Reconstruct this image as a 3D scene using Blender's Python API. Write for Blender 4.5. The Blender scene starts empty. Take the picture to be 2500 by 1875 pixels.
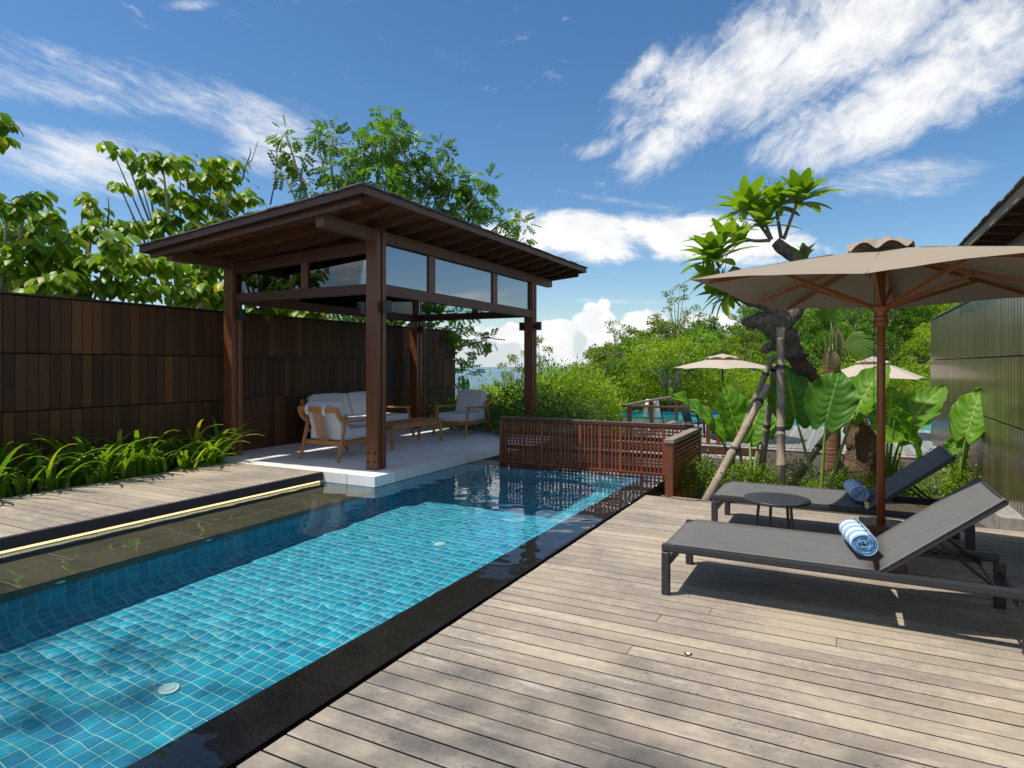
import bpy, bmesh, math, random
import numpy as np
from mathutils import Vector, Matrix, noise as mnoise
R = math.radians
random.seed(7); rng = np.random.default_rng(7)
S = bpy.context.scene
COL = S.collection

# ------------------------------------------------------------------ camera
CAM_H, YAW, FPX = 1.6, math.atan(808/1549), 1549.0
cam_d = bpy.data.cameras.new('camera'); cam = bpy.data.objects.new('camera', cam_d); COL.objects.link(cam)
cam.location = (0, 0, CAM_H); cam.rotation_euler = (R(90), 0, YAW)
cam_d.sensor_width = 36; cam_d.lens = 36*FPX/2500; cam_d.shift_y = -47.5/2500
cam_d.clip_start = 0.05; cam_d.clip_end = 40000
S.camera = cam
CS, SN = math.cos(YAW), math.sin(YAW)
def ray(px, py):
    a = (px-1250)/FPX; b = -(py-890)/FPX
    return Vector((-SN+a*CS, CS+a*SN, b))
def P(px, py, d):                       # a measured direction and a distance along the view axis give a place
    r = ray(px, py); return Vector((r.x*d, r.y*d, CAM_H+r.z*d))

# ------------------------------------------------------------------ sun and sky
SUNV = Vector((0.38, 0.33, -1.0)).normalized()
sun_d = bpy.data.lights.new('sun', 'SUN'); sun_d.energy = 3.0; sun_d.angle = R(0.8); sun_d.color = (1, 0.94, 0.84)
sun = bpy.data.objects.new('sun', sun_d); COL.objects.link(sun)
sun.rotation_euler = SUNV.to_track_quat('-Z', 'Y').to_euler(); sun.location = (-8, -7, 20)
W = bpy.data.worlds.new('World'); S.world = W; W.use_nodes = True
S.view_settings.view_transform = 'Standard'; S.view_settings.look = 'None'
S.view_settings.exposure = 0.70; S.view_settings.gamma = 1; S.view_settings.use_curve_mapping = False
S.cycles.max_bounces = 12; S.cycles.transparent_max_bounces = 24; S.cycles.transmission_bounces = 8
S.cycles.diffuse_bounces = 4; S.cycles.glossy_bounces = 4
S.cycles.sample_clamp_indirect = 6
S.cycles.use_denoising = True

class NG:                               # small node-graph writer
    def __init__(s, tree): s.t = tree; s.n = tree.nodes; s.l = tree.links
    def node(s, typ, **kw):
        n = s.n.new(typ)
        for k, v in kw.items(): setattr(n, k, v)
        return n
    def set(s, sock, v):
        if v is None: return
        if hasattr(v, 'is_output'): s.l.new(v, sock)
        else:
            try: sock.default_value = v
            except Exception: sock.default_value = (v[0], v[1], v[2], 1) if hasattr(v, '__len__') else (v, v, v)
    def math(s, op, a, b=None, c=None, clamp=False):
        n = s.node('ShaderNodeMath', operation=op, use_clamp=clamp)
        s.set(n.inputs[0], a); s.set(n.inputs[1], b); s.set(n.inputs[2], c)
        return n.outputs[0]
    def vmath(s, op, a, b=None, out=0):
        n = s.node('ShaderNodeVectorMath', operation=op); s.set(n.inputs[0], a); s.set(n.inputs[1], b)
        return n.outputs[out]
    def mix(s, f, a, b, blend='MIX'):
        n = s.node('ShaderNodeMix', data_type='RGBA', blend_type=blend)
        s.set(n.inputs[0], f); s.set(n.inputs[6], (*a, 1) if isinstance(a, tuple) and len(a) == 3 else a)
        s.set(n.inputs[7], (*b, 1) if isinstance(b, tuple) and len(b) == 3 else b)
        return n.outputs[2]
    def noise(s, vec, scale, detail=4, rough=0.5, dist=0.0, out=0):
        n = s.node('ShaderNodeTexNoise'); s.set(n.inputs['Vector'], vec)
        n.inputs['Scale'].default_value = scale; n.inputs['Detail'].default_value = detail
        n.inputs['Roughness'].default_value = rough; n.inputs['Distortion'].default_value = dist
        return n.outputs[out]
    def maprange(s, v, a, b, c=0.0, d=1.0, smooth=False):
        n = s.node('ShaderNodeMapRange', interpolation_type='SMOOTHSTEP' if smooth else 'LINEAR')
        s.set(n.inputs[0], v); s.set(n.inputs[1], a); s.set(n.inputs[2], b); s.set(n.inputs[3], c); s.set(n.inputs[4], d)
        return n.outputs[0]
    def scale(s, vec, sc):
        return s.vmath('MULTIPLY', vec, sc)
    def bump(s, h, strength=0.3, dist=0.01):
        n = s.node('ShaderNodeBump'); n.inputs['Strength'].default_value = strength; n.inputs['Distance'].default_value = dist
        s.set(n.inputs['Height'], h); return n.outputs[0]

def build_world():
    g = NG(W.node_tree); g.n.clear()
    out = g.node('ShaderNodeOutputWorld')
    sky = g.node('ShaderNodeTexSky', sky_type='NISHITA', sun_disc=False)
    sky.sun_elevation = math.asin(-SUNV.z); sky.sun_rotation = math.atan2(-SUNV.x, -SUNV.y) % (2*math.pi)
    sky.altitude = 60; sky.air_density = 1.0; sky.dust_density = 0.35; sky.ozone_density = 2.2
    hs = g.node('ShaderNodeHueSaturation'); g.l.new(sky.outputs[0], hs.inputs['Color'])
    hs.inputs['Saturation'].default_value = SKY_SAT; hs.inputs['Hue'].default_value = 0.5; hs.inputs['Value'].default_value = 1.0
    bg = g.node('ShaderNodeBackground'); g.l.new(hs.outputs[0], bg.inputs[0]); bg.inputs[1].default_value = SKY_STR
    tc = g.node('ShaderNodeTexCoord'); d = tc.outputs['Generated']
    sep = g.node('ShaderNodeSeparateXYZ'); g.l.new(d, sep.inputs[0]); x, y, z = sep.outputs
    az = g.math('ARCTAN2', x, y); el = g.math('ARCSINE', z)
    def ae(px, py):
        r = ray(px, py); return math.atan2(r.x, r.y), math.atan2(r.z, math.hypot(r.x, r.y))
    def ell(cx, cy, ex, ey, rb, amp, power=1.0):
        a0, e0 = ae(cx, cy); a1, e1 = ae(ex, ey); ra = math.hypot(a1-a0, e1-e0); th = math.atan2(e1-e0, a1-a0)
        rbb = rb*ra/max(1, math.hypot(ex-cx, ey-cy)); c, s_ = math.cos(th), math.sin(th)
        da = g.math('SUBTRACT', az, a0); de = g.math('SUBTRACT', el, e0)
        u = g.math('ADD', g.math('MULTIPLY', da, c/ra), g.math('MULTIPLY', de, s_/ra))
        v = g.math('ADD', g.math('MULTIPLY', da, -s_/rbb), g.math('MULTIPLY', de, c/rbb))
        q = g.math('ADD', g.math('MULTIPLY', u, u), g.math('MULTIPLY', v, v))
        m = g.math('SUBTRACT', 1.0, q, clamp=True)
        return g.math('MULTIPLY', m, amp)
    def mx(items):
        o = items[0]
        for i in items[1:]: o = g.math('MAXIMUM', o, i)
        return o
    zz = g.math('MAXIMUM', g.math('ADD', z, 0.10), 0.04)
    proj = g.node('ShaderNodeCombineXYZ'); g.set(proj.inputs[0], g.math('DIVIDE', x, zz)); g.set(proj.inputs[1], g.math('DIVIDE', y, zz))
    ang = g.node('ShaderNodeCombineXYZ'); g.set(ang.inputs[0], az); g.set(ang.inputs[1], el)
    rot = g.node('ShaderNodeVectorRotate', rotation_type='Z_AXIS'); g.l.new(ang.outputs[0], rot.inputs[0]); rot.inputs['Angle'].default_value = R(-32)
    streak = g.scale(rot.outputs[0], (3.2, 6.0, 1))
    # broken streaky clouds high on the right, thin veils on the left
    mA = mx([ell(1920, 140, 2620, -210, 235, 1.1), ell(2170, 270, 2700, 40, 190, 1.05), ell(2420, 60, 2800, -60, 150, 0.9), ell(1640, 330, 1820, 170, 95, 0.8), ell(1560, 190, 1660, 90, 55, 0.72),
             ell(2060, 350, 2320, 260, 60, 0.7), ell(1420, 620, 1300, 560, 30, 0.0), ell(2700, 0, 3300, -300, 320, 0.95), ell(1450, 360, 1560, 330, 30, 0.5)])
    warp = g.node('ShaderNodeTexNoise'); g.set(warp.inputs['Vector'], ang.outputs[0]); warp.inputs['Scale'].default_value = 7; warp.inputs['Detail'].default_value = 5
    wv = g.vmath('MULTIPLY', g.vmath('SUBTRACT', warp.outputs['Color'], (0.5, 0.5, 0.5)), (0.10, 0.10, 0))
    st2 = g.vmath('ADD', streak, g.vmath('MULTIPLY', wv, (3, 5, 0)))
    n1 = g.noise(st2, 1.5, 8, 0.66, 0.25); n2 = g.noise(st2, 5.5, 7, 0.68, 0.4); n3 = g.noise(g.vmath('ADD', ang.outputs[0], wv), 34, 6, 0.7, 0.5)
    nA = g.math('ADD', g.math('ADD', g.math('MULTIPLY', n1, 0.50), g.math('MULTIPLY', n2, 0.32)), g.math('MULTIPLY', n3, 0.18))
    dA = g.maprange(g.math('ADD', mA, g.math('MULTIPLY', g.math('SUBTRACT', nA, 0.5), 3.6)), 0.18, 1.22, smooth=True)
    dA = g.math('MULTIPLY', dA, g.maprange(mA, 0.0, 0.25, 0.25, 0.95))
    rot2 = g.node('ShaderNodeVectorRotate', rotation_type='Z_AXIS'); g.l.new(ang.outputs[0], rot2.inputs[0]); rot2.inputs['Angle'].default_value = R(14)
    veil = g.scale(rot2.outputs[0], (3.0, 13.0, 1))
    mB = mx([ell(420, 240, 1050, 360, 80, 0.62), ell(230, 400, 560, 440, 105, 1.05), ell(660, 340, 850, 440, 110, 1.0), ell(60, 200, 500, 270, 75, 0.65), ell(-300, 330, 100, 380, 160, 0.8),
             ell(460, 12, 550, 5, 18, 0.6), ell(2200, 440, 2480, 420, 90, 0.6), ell(1500, 490, 1760, 520, 14, 0.5), ell(900, 380, 1200, 420, 60, 0.45), ell(1500, 735, 1700, 740, 10, 0.5)])
    vv = g.vmath('ADD', veil, g.vmath('MULTIPLY', wv, (2, 5, 0)))
    nB = g.math('ADD', g.math('MULTIPLY', g.noise(vv, 2.2, 7, 0.66, 0.3), 0.6), g.math('ADD', g.math('MULTIPLY', n3, 0.15), g.math('MULTIPLY', g.noise(vv, 8, 6, 0.68, 0.3), 0.25)))
    dB = g.maprange(g.math('ADD', mB, g.math('MULTIPLY', g.math('SUBTRACT', nB, 0.5), 3.0)), 0.20, 1.35, smooth=True)
    dB = g.math('MULTIPLY', dB, g.maprange(mB, 0.0, 0.5, 0.35, 0.82))
    # long white bank low in the middle and cumulus at the horizon
    mC = mx([ell(1720, 585, 2080, 612, 82, 1.0), ell(1420, 575, 1640, 600, 80, 1.0), ell(1150, 600, 1500, 610, 70, 0.9), ell(700, 640, 1100, 650, 60, 0.6)])
    lowv = g.scale(ang.outputs[0], (6.0, 14.0, 1))
    nC = g.math('ADD', g.math('MULTIPLY', g.noise(g.vmath('ADD', lowv, g.vmath('MULTIPLY', wv, (3, 8, 0))), 2.2, 7, 0.62, 0.3), 0.8), g.math('MULTIPLY', n3, 0.2))
    dC = g.maprange(g.math('ADD', mC, g.math('MULTIPLY', g.math('SUBTRACT', nC, 0.5), 2.1)), 0.20, 0.80, smooth=True)
    mD = mx([ell(1452, 790, 1530, 792, 72, 1.0), ell(1475, 745, 1500, 745, 30, 0.9), ell(1575, 800, 1665, 802, 78, 1.0), ell(1360, 810, 1460, 815, 45, 0.9), ell(1240, 815, 1400, 820, 40, 0.8), ell(1740, 800, 1900, 800, 70, 0.8),
             ell(1450, 850, 1750, 850, 70, 0.75), ell(2300, 770, 2500, 770, 60, 0.8), ell(1000, 830, 1200, 830, 45, 0.8), ell(600, 800, 900, 810, 60, 0.8), ell(200, 790, 500, 800, 70, 0.8)])
    nD = g.noise(g.scale(ang.outputs[0], (1, 1, 1)), 26, 6, 0.58, 0.0)
    vor = g.node('ShaderNodeTexVoronoi', feature='SMOOTH_F1'); g.l.new(ang.outputs[0], vor.inputs['Vector']); vor.inputs['Scale'].default_value = 42
    puff = g.math('SUBTRACT', 0.75, vor.outputs['Distance'])
    hD = g.math('ADD', mD, g.math('ADD', g.math('MULTIPLY', g.math('SUBTRACT', nD, 0.5), 1.0), g.math('MULTIPLY', g.math('SUBTRACT', puff, 0.4), 0.55)))
    dD = g.maprange(hD, 0.42, 0.60, smooth=True)
    # grey-white haze layer over the sea
    lay = g.math('MULTIPLY', g.maprange(el, 0.0, 0.02, 0.97, 0.80, smooth=True), g.maprange(el, 0.035, 0.075, 1.0, 0.0, smooth=True))
    lay = g.math('MULTIPLY', lay, g.maprange(g.noise(g.scale(ang.outputs[0], (7, 26, 1)), 2.0, 6, 0.55), 0.3, 0.6, 0.75, 1.0))
    # scattered cloud added outside the view to raise the ambient light
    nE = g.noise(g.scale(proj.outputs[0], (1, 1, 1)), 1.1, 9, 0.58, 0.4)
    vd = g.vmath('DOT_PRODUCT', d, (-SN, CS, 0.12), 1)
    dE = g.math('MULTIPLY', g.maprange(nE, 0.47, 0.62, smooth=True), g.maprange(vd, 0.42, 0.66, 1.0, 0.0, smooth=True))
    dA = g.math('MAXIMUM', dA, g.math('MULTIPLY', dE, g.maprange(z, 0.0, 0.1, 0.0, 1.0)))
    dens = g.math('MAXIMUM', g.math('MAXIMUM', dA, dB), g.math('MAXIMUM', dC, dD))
    # soft grey undersides
    sh = g.noise(g.vmath('ADD', lowv, (0.06, 0.10, 3.0)), 3.2, 5, 0.5)
    sh = g.math('MULTIPLY', g.maprange(sh, 0.38, 0.66, 1.0, 0.60, smooth=True), g.maprange(n2, 0.3, 0.7, 1.0, 0.82))
    cc = g.mix(sh, (0.62, 0.66, 0.72), (1.0, 0.985, 0.96))
    cb = g.node('ShaderNodeBackground'); g.set(cb.inputs[0], cc); cb.inputs[1].default_value = 0.69
    lb = g.node('ShaderNodeBackground'); lb.inputs[0].default_value = (0.72, 0.80, 0.87, 1); lb.inputs[1].default_value = 0.58
    m0 = g.node('ShaderNodeMixShader'); g.set(m0.inputs[0], lay); g.l.new(bg.outputs[0], m0.inputs[1]); g.l.new(lb.outputs[0], m0.inputs[2])
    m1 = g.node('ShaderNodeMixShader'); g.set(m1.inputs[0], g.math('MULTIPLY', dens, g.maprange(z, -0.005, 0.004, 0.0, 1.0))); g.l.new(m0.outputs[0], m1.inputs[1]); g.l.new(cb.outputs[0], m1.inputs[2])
    g.l.new(m1.outputs[0], out.inputs[0])
SKY_STR, SKY_SAT = 0.082, 1.24
build_world()
# ------------------------------------------------------------------ materials
def M(name, base=(0.5, 0.5, 0.5), rough=0.5, metal=0.0, spec=0.5):
    m = bpy.data.materials.new(name); m.use_nodes = True
    g = NG(m.node_tree); b = g.n['Principled BSDF']
    b.inputs['Base Color'].default_value = (*base, 1); b.inputs['Roughness'].default_value = rough
    b.inputs['Metallic'].default_value = metal; b.inputs['Specular IOR Level'].default_value = spec
    return m, g, b
def rnd_obj(g):
    return g.node('ShaderNodeObjectInfo').outputs['Random']
def rnd_island(g):
    return g.node('ShaderNodeNewGeometry').outputs['Random Per Island']
def ocoord(g, rand=60.0):
    tc = g.node('ShaderNodeTexCoord').outputs['Object']
    if not rand: return tc
    return g.vmath('ADD', tc, g.math('MULTIPLY', rnd_obj(g), rand))
AX = {'X': (1.2, 26, 26), 'Y': (26, 1.2, 26), 'Z': (26, 26, 1.2)}
def wood(name, c1, c2, axis='X', rough=0.5, var=0.25, bump=0.25, grain=1.0, stain=None, spec=0.5, hue=None, coat=0.0):
    m, g, b = M(name, c1, rough, spec=spec)
    v = ocoord(g); sv = g.scale(v, AX[axis])
    n = g.noise(sv, 1.6*grain, 6, 0.6, 0.6); n2 = g.noise(sv, 7*grain, 3, 0.6)
    f = g.math('ADD', g.math('MULTIPLY', n, 0.7), g.math('MULTIPLY', n2, 0.3))
    col = g.mix(g.maprange(f, 0.32, 0.68), c1, c2)
    r = g.math('FRACT', g.math('ADD', rnd_obj(g), rnd_island(g)))
    if hue: col = g.mix(g.maprange(g.math('FRACT', g.math('MULTIPLY', r, 7.31)), 0.55, 0.95, 0, 0.85), col, hue)
    col = g.mix(1.0, col, g.mix(r, (1-var,)*3, (1+var,)*3), 'MULTIPLY')
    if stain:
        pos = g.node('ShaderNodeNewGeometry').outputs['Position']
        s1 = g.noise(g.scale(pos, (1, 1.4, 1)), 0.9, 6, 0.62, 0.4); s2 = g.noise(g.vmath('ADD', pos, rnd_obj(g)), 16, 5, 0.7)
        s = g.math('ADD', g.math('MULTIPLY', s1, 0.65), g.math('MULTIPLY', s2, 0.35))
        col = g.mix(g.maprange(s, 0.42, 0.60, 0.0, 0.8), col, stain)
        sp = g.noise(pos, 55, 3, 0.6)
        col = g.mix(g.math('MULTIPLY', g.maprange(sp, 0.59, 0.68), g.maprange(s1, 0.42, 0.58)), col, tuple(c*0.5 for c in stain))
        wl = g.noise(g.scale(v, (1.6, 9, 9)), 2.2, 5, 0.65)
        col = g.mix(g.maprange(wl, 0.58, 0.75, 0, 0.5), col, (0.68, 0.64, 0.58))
    g.set(b.inputs['Base Color'], col)
    g.set(b.inputs['Normal'], g.bump(f, bump, 0.006))
    g.set(b.inputs['Roughness'], g.maprange(f, 0.3, 0.7, rough*0.85, min(1, rough*1.2)))
    if coat: b.inputs['Coat Weight'].default_value = coat; b.inputs['Coat Roughness'].default_value = 0.12
    return m
def leafmat(name, c1, c2, c3=None, trans=0.35, rough=0.45, tcol=1.5, spec=0.35):
    m = bpy.data.materials.new(name); m.use_nodes = True
    g = NG(m.node_tree); b = g.n['Principled BSDF']; out = g.n['Material Output']
    r = g.math('FRACT', g.math('ADD', rnd_island(g), rnd_obj(g)))
    pos = g.node('ShaderNodeNewGeometry').outputs['Position']
    big = g.noise(pos, 0.55, 2, 0.5)
    f = g.math('ADD', g.math('MULTIPLY', r, 0.6), g.maprange(big, 0.35, 0.65, -0.1, 0.5))
    col = g.mix(g.maprange(f, 0, 1), c1, c2)
    if c3: col = g.mix(g.maprange(g.math('FRACT', g.math('MULTIPLY', r, 13.7)), 0.86, 0.97), col, c3)
    g.set(b.inputs['Base Color'], col); b.inputs['Roughness'].default_value = rough; b.inputs['Specular IOR Level'].default_value = spec
    t = g.node('ShaderNodeBsdfTranslucent'); g.set(t.inputs[0], g.mix(1.0, col, (tcol*1.15, tcol*1.1, tcol*0.45), 'MULTIPLY'))
    mx_ = g.node('ShaderNodeMixShader'); mx_.inputs[0].default_value = trans
    g.l.new(b.outputs[0], mx_.inputs[1]); g.l.new(t.outputs[0], mx_.inputs[2]); g.l.new(mx_.outputs[0], out.inputs[0])
    return m
def speckle(name, base, spots, scale, rough, amount=(0.58, 0.66), bump=0.0, big=None):
    m, g, b = M(name, base, rough)
    v = ocoord(g, 10)
    n = g.noise(v, scale, 2, 0.5); col = g.mix(g.maprange(n, *amount), base, spots)
    if big: col = g.mix(g.maprange(g.noise(v, 2.2, 5, 0.6), 0.35, 0.7), col, big)
    r = rnd_obj(g); col = g.mix(1.0, col, g.mix(r, (0.88,)*3, (1.1,)*3), 'MULTIPLY')
    g.set(b.inputs['Base Color'], col)
    if bump: g.set(b.inputs['Normal'], g.bump(n, bump, 0.004))
    return m
MAT = {}
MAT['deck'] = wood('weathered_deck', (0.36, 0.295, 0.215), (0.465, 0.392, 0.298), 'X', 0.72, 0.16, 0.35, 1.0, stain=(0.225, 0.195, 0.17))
MAT['deck_edge'] = M('dirty_board_edge', (0.022, 0.019, 0.017), 0.9)[0]
MAT['deck_y'] = wood('weathered_terrace_deck', (0.27, 0.24, 0.22), (0.36, 0.32, 0.30), 'Y', 0.7, 0.2, 0.2)
MAT['rail_grey'] = wood('greyed_rail_wood', (0.20, 0.16, 0.13), (0.30, 0.25, 0.20), 'Y', 0.7, 0.1, 0.3)
MAT['fence'] = wood('stained_plank', (0.046, 0.021, 0.010), (0.080, 0.038, 0.017), 'Z', 0.5, 0.26, 0.2, 1.0, hue=(0.125, 0.053, 0.016), spec=0.25)
MAT['wall_plank'] = wood('varnished_plank', (0.085, 0.066, 0.036), (0.13, 0.10, 0.056), 'Z', 0.30, 0.30, 0.05, 1.0, hue=(0.10, 0.062, 0.042), spec=0.5, coat=0.4)
MAT['trim'] = wood('dark_trim', (0.022, 0.014, 0.010), (0.036, 0.022, 0.015), 'Y', 0.5, 0.1)
MAT['post'] = wood('red_brown_post', (0.115, 0.034, 0.013), (0.20, 0.064, 0.023), 'Z', 0.38, 0.1, 0.25, 1.0)
MAT['beam_y'] = wood('red_brown_beam', (0.088, 0.034, 0.017), (0.15, 0.060, 0.031), 'Y', 0.48, 0.12, 0.3)
MAT['beam_x'] = wood('red_brown_cross_beam', (0.058, 0.019, 0.009), (0.102, 0.036, 0.017), 'X', 0.48, 0.12, 0.3)
MAT['soffit'] = wood('orange_brown_soffit', (0.105, 0.030, 0.009), (0.19, 0.058, 0.017), 'Y', 0.5, 0.35, 0.2)
MAT['lattice'] = wood('lattice_wood', (0.15, 0.033, 0.009), (0.25, 0.064, 0.018), 'Z', 0.4, 0.25, 0.2)
MAT['teak'] = wood('oiled_teak', (0.36, 0.135, 0.040), (0.50, 0.215, 0.075), 'Y', 0.42, 0.1, 0.15)
MAT['pole'] = wood('varnished_pole', (0.24, 0.072, 0.020), (0.36, 0.125, 0.036), 'Z', 0.32, 0.1, 0.1)
MAT['shingle'] = wood('weathered_shingle', (0.10, 0.085, 0.085), (0.17, 0.15, 0.145), 'X', 0.8, 0.3, 0.4)
MAT['terrazzo'] = speckle('pale_terrazzo', (0.76, 0.74, 0.72), (0.44, 0.43, 0.43), 150, 0.6, (0.60, 0.68), big=(0.80, 0.78, 0.77))
MAT['granite'] = speckle('black_granite', (0.014, 0.013, 0.012), (0.085, 0.07, 0.045), 260, 0.22, (0.60, 0.68))
MAT['slate'] = speckle('wet_slate', (0.062, 0.058, 0.036), (0.036, 0.036, 0.027), 30, 0.35, (0.45, 0.65), big=(0.092, 0.082, 0.052))
MAT['charcoal'] = M('charcoal_metal', (0.030, 0.031, 0.034), 0.45)[0]
MAT['black'] = M('black_metal', (0.008, 0.008, 0.009), 0.4)[0]
MAT['black_slab'] = M('black_painted_slab', (0.010, 0.010, 0.012), 0.6)[0]
MAT['lamp_box'] = M('blue_black_lamp_metal', (0.018, 0.020, 0.027), 0.4)[0]
MAT['concrete'] = speckle('raw_concrete', (0.34, 0.32, 0.29), (0.24, 0.225, 0.20), 14, 0.85, (0.4, 0.65), 0.2)
MAT['plaster'] = M('white_plaster', (0.72, 0.70, 0.66), 0.8)[0]
MAT['soil'] = speckle('dark_soil', (0.045, 0.033, 0.022), (0.09, 0.07, 0.045), 30, 0.95, (0.45, 0.65), 0.6)
MAT['pool_light'] = M('pale_pool_fitting', (0.42, 0.60, 0.60), 0.6)[0]
MAT['white_shade'] = M('white_lamp_shade', (0.82, 0.82, 0.80), 0.6)[0]
def _led():
    m = bpy.data.materials.new('warm_light_strip'); m.use_nodes = True; g = NG(m.node_tree); b = g.n['Principled BSDF']
    b.inputs['Base Color'].default_value = (0.95, 0.75, 0.45, 1); b.inputs['Emission Color'].default_value = (1, 0.70, 0.34, 1); b.inputs['Emission Strength'].default_value = 0.85
    return m
MAT['led'] = _led()
def _cloth(name, base, weave=900, amp=0.12, rough=0.9, big=0.06, trans=0.0, tc=None):
    m, g, b = M(name, base, rough, spec=0.2); v = g.node('ShaderNodeTexCoord').outputs['Object']
    n = g.noise(g.scale(v, (1, 3, 1)), weave*0.35, 2, 0.5); n2 = g.noise(v, 5, 4, 0.6)
    col = g.mix(n, tuple(c*(1-amp) for c in base), tuple(min(1, c*(1+amp)) for c in base))
    n4 = g.noise(g.scale(v, (4, 90, 4)), 1.0, 4, 0.6); col = g.mix(1.0, col, g.mix(g.maprange(n4, .3, .7), (1-amp*.25,)*3, (1+amp*.25,)*3), 'MULTIPLY')
    col = g.mix(1.0, col, g.mix(n2, (1-big,)*3, (1+big,)*3), 'MULTIPLY')
    g.set(b.inputs['Base Color'], col); g.set(b.inputs['Normal'], g.bump(g.math('ADD', n, g.math('MULTIPLY', n2, 4)), 0.2, 0.004))
    if trans:
        out = g.n['Material Output']; t = g.node('ShaderNodeBsdfTranslucent'); g.set(t.inputs[0], g.mix(1.0, col, tc or (1, 1, 1), 'MULTIPLY'))
        mm = g.node('ShaderNodeMixShader'); mm.inputs[0].default_value = trans; g.l.new(b.outputs[0], mm.inputs[1]); g.l.new(t.outputs[0], mm.inputs[2]); g.l.new(mm.outputs[0], out.inputs[0])
    return m
MAT['cushion'] = _cloth('light_grey_cushion', (0.60, 0.60, 0.61), 700)
MAT['sling'] = _cloth('charcoal_mesh_sling', (0.145, 0.142, 0.139), 420, 0.6, 0.75)
MAT['canvas'] = _cloth('taupe_canvas', (0.315, 0.262, 0.198), 500, 0.08, 0.85, 0.04)
MAT['canvas_pale'] = _cloth('beige_canvas', (0.56, 0.48, 0.39), 300, 0.05, 0.85, 0.04, 0.2, (0.9, 0.8, 0.65))
def _towel(name, blue, white, k, ph):
    m, g, b = M(name, white, 0.95, spec=0.1); v = g.node('ShaderNodeTexCoord').outputs['Object']
    s = g.node('ShaderNodeSeparateXYZ'); g.l.new(v, s.inputs[0])
    w = g.math('SINE', g.math('ADD', g.math('MULTIPLY', s.outputs[1], k), ph))
    n = g.noise(v, 160, 3, 0.7); col = g.mix(g.maprange(w, -0.12, 0.12), blue, white)
    col = g.mix(1.0, col, g.mix(n, (0.82,)*3, (1.12,)*3), 'MULTIPLY')
    g.set(b.inputs['Base Color'], col); g.set(b.inputs['Normal'], g.bump(n, 0.6, 0.006)); return m
MAT['towel'] = _towel('blue_striped_towel', (0.25, 0.46, 0.72), (0.76, 0.78, 0.82), 58, -1.2)
MAT['towel_shaded'] = _towel('shaded_blue_striped_towel', (0.25, 0.36, 0.60), (0.70, 0.74, 0.82), 105, -1.6)  # blue striped towel as seen in shade, the shade put into its colours
def _glass(name, tint=(0.93, 0.97, 0.96), refl=1.0, base_refl=0.0):
    m = bpy.data.materials.new(name); m.use_nodes = True; g = NG(m.node_tree); g.n.clear()
    out = g.node('ShaderNodeOutputMaterial'); t = g.node('ShaderNodeBsdfTransparent'); t.inputs[0].default_value = (*tint, 1)
    gl = g.node('ShaderNodeBsdfGlossy'); gl.inputs['Roughness'].default_value = 0.0
    f = g.node('ShaderNodeFresnel'); f.inputs[0].default_value = 1.5
    fac = g.math('ADD', g.math('MULTIPLY', f.outputs[0], refl), base_refl, clamp=True)
    mm = g.node('ShaderNodeMixShader'); g.set(mm.inputs[0], fac); g.l.new(t.outputs[0], mm.inputs[1]); g.l.new(gl.outputs[0], mm.inputs[2]); g.l.new(mm.outputs[0], out.inputs[0])
    return m
MAT['glass'] = _glass('clear_pane', (0.80, 0.87, 0.86), 1.6, 0.05)
MAT['glass_mirror'] = _glass('coated_pane', (0.70, 0.78, 0.78), 1.4, 0.33)
MAT['rail_glass'] = _glass('green_rail_glass', (0.90, 0.965, 0.945), 0.8, 0.0)
def _tile():
    m, g, b = M('turquoise_tile', (0.02, 0.3, 0.4), 0.5)
    r = g.math('FRACT', g.math('ADD', rnd_obj(g), rnd_island(g))); v = ocoord(g)
    col = g.mix(r, (0.003, 0.215, 0.35), (0.006, 0.335, 0.47)); col = g.mix(g.maprange(g.math('FRACT', g.math('MULTIPLY', r, 9.7)), 0.72, 0.92, 0, 0.6), col, (0.004, 0.165, 0.31))
    col = g.mix(1.0, col, g.mix(g.noise(v, 30, 3, 0.6), (0.8,)*3, (1.2,)*3), 'MULTIPLY')
    g.set(b.inputs['Base Color'], col); return m
MAT['tile'] = _tile()
MAT['grout'] = M('pale_grout', (0.27, 0.53, 0.48), 0.8)[0]
def _water():
    m = bpy.data.materials.new('pool_water'); m.use_nodes = True; g = NG(m.node_tree); g.n.clear()
    out = g.node('ShaderNodeOutputMaterial')
    gb = g.node('ShaderNodeBsdfGlass'); gb.inputs['IOR'].default_value = 1.33; gb.inputs['Roughness'].default_value = 0.0; gb.inputs[0].default_value = (0.97, 1, 1, 1)
    g.l.new(gb.outputs[0], out.inputs[0]); return m
MAT['water'] = _water()
def _sea():
    m, g, b = M('sea_water', (0.035, 0.125, 0.165), 0.22, spec=0.5)
    pos = g.node('ShaderNodeNewGeometry').outputs['Position']
    n = g.noise(g.scale(pos, (1, 1, 1)), 0.06, 8, 0.7); n2 = g.noise(pos, 0.004, 5, 0.6)
    g.set(b.inputs['Base Color'], g.mix(n2, (0.03, 0.115, 0.165), (0.055, 0.16, 0.20)))
    g.set(b.inputs['Normal'], g.bump(n, 0.9, 6.0)); return m
MAT['sea'] = _sea()
def _pool2():
    m, g, b = M('lower_pool_water', (0.05, 0.42, 0.46), 0.08)
    pos = g.node('ShaderNodeNewGeometry').outputs['Position']; g.set(b.inputs['Normal'], g.bump(g.noise(pos, 5, 4, 0.5), 0.15, 0.03)); return m
MAT['pool2'] = _pool2()
MAT['ground'] = speckle('scrub_ground', (0.045, 0.06, 0.018), (0.08, 0.065, 0.035), 1.2, 0.95, (0.4, 0.65))
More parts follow.
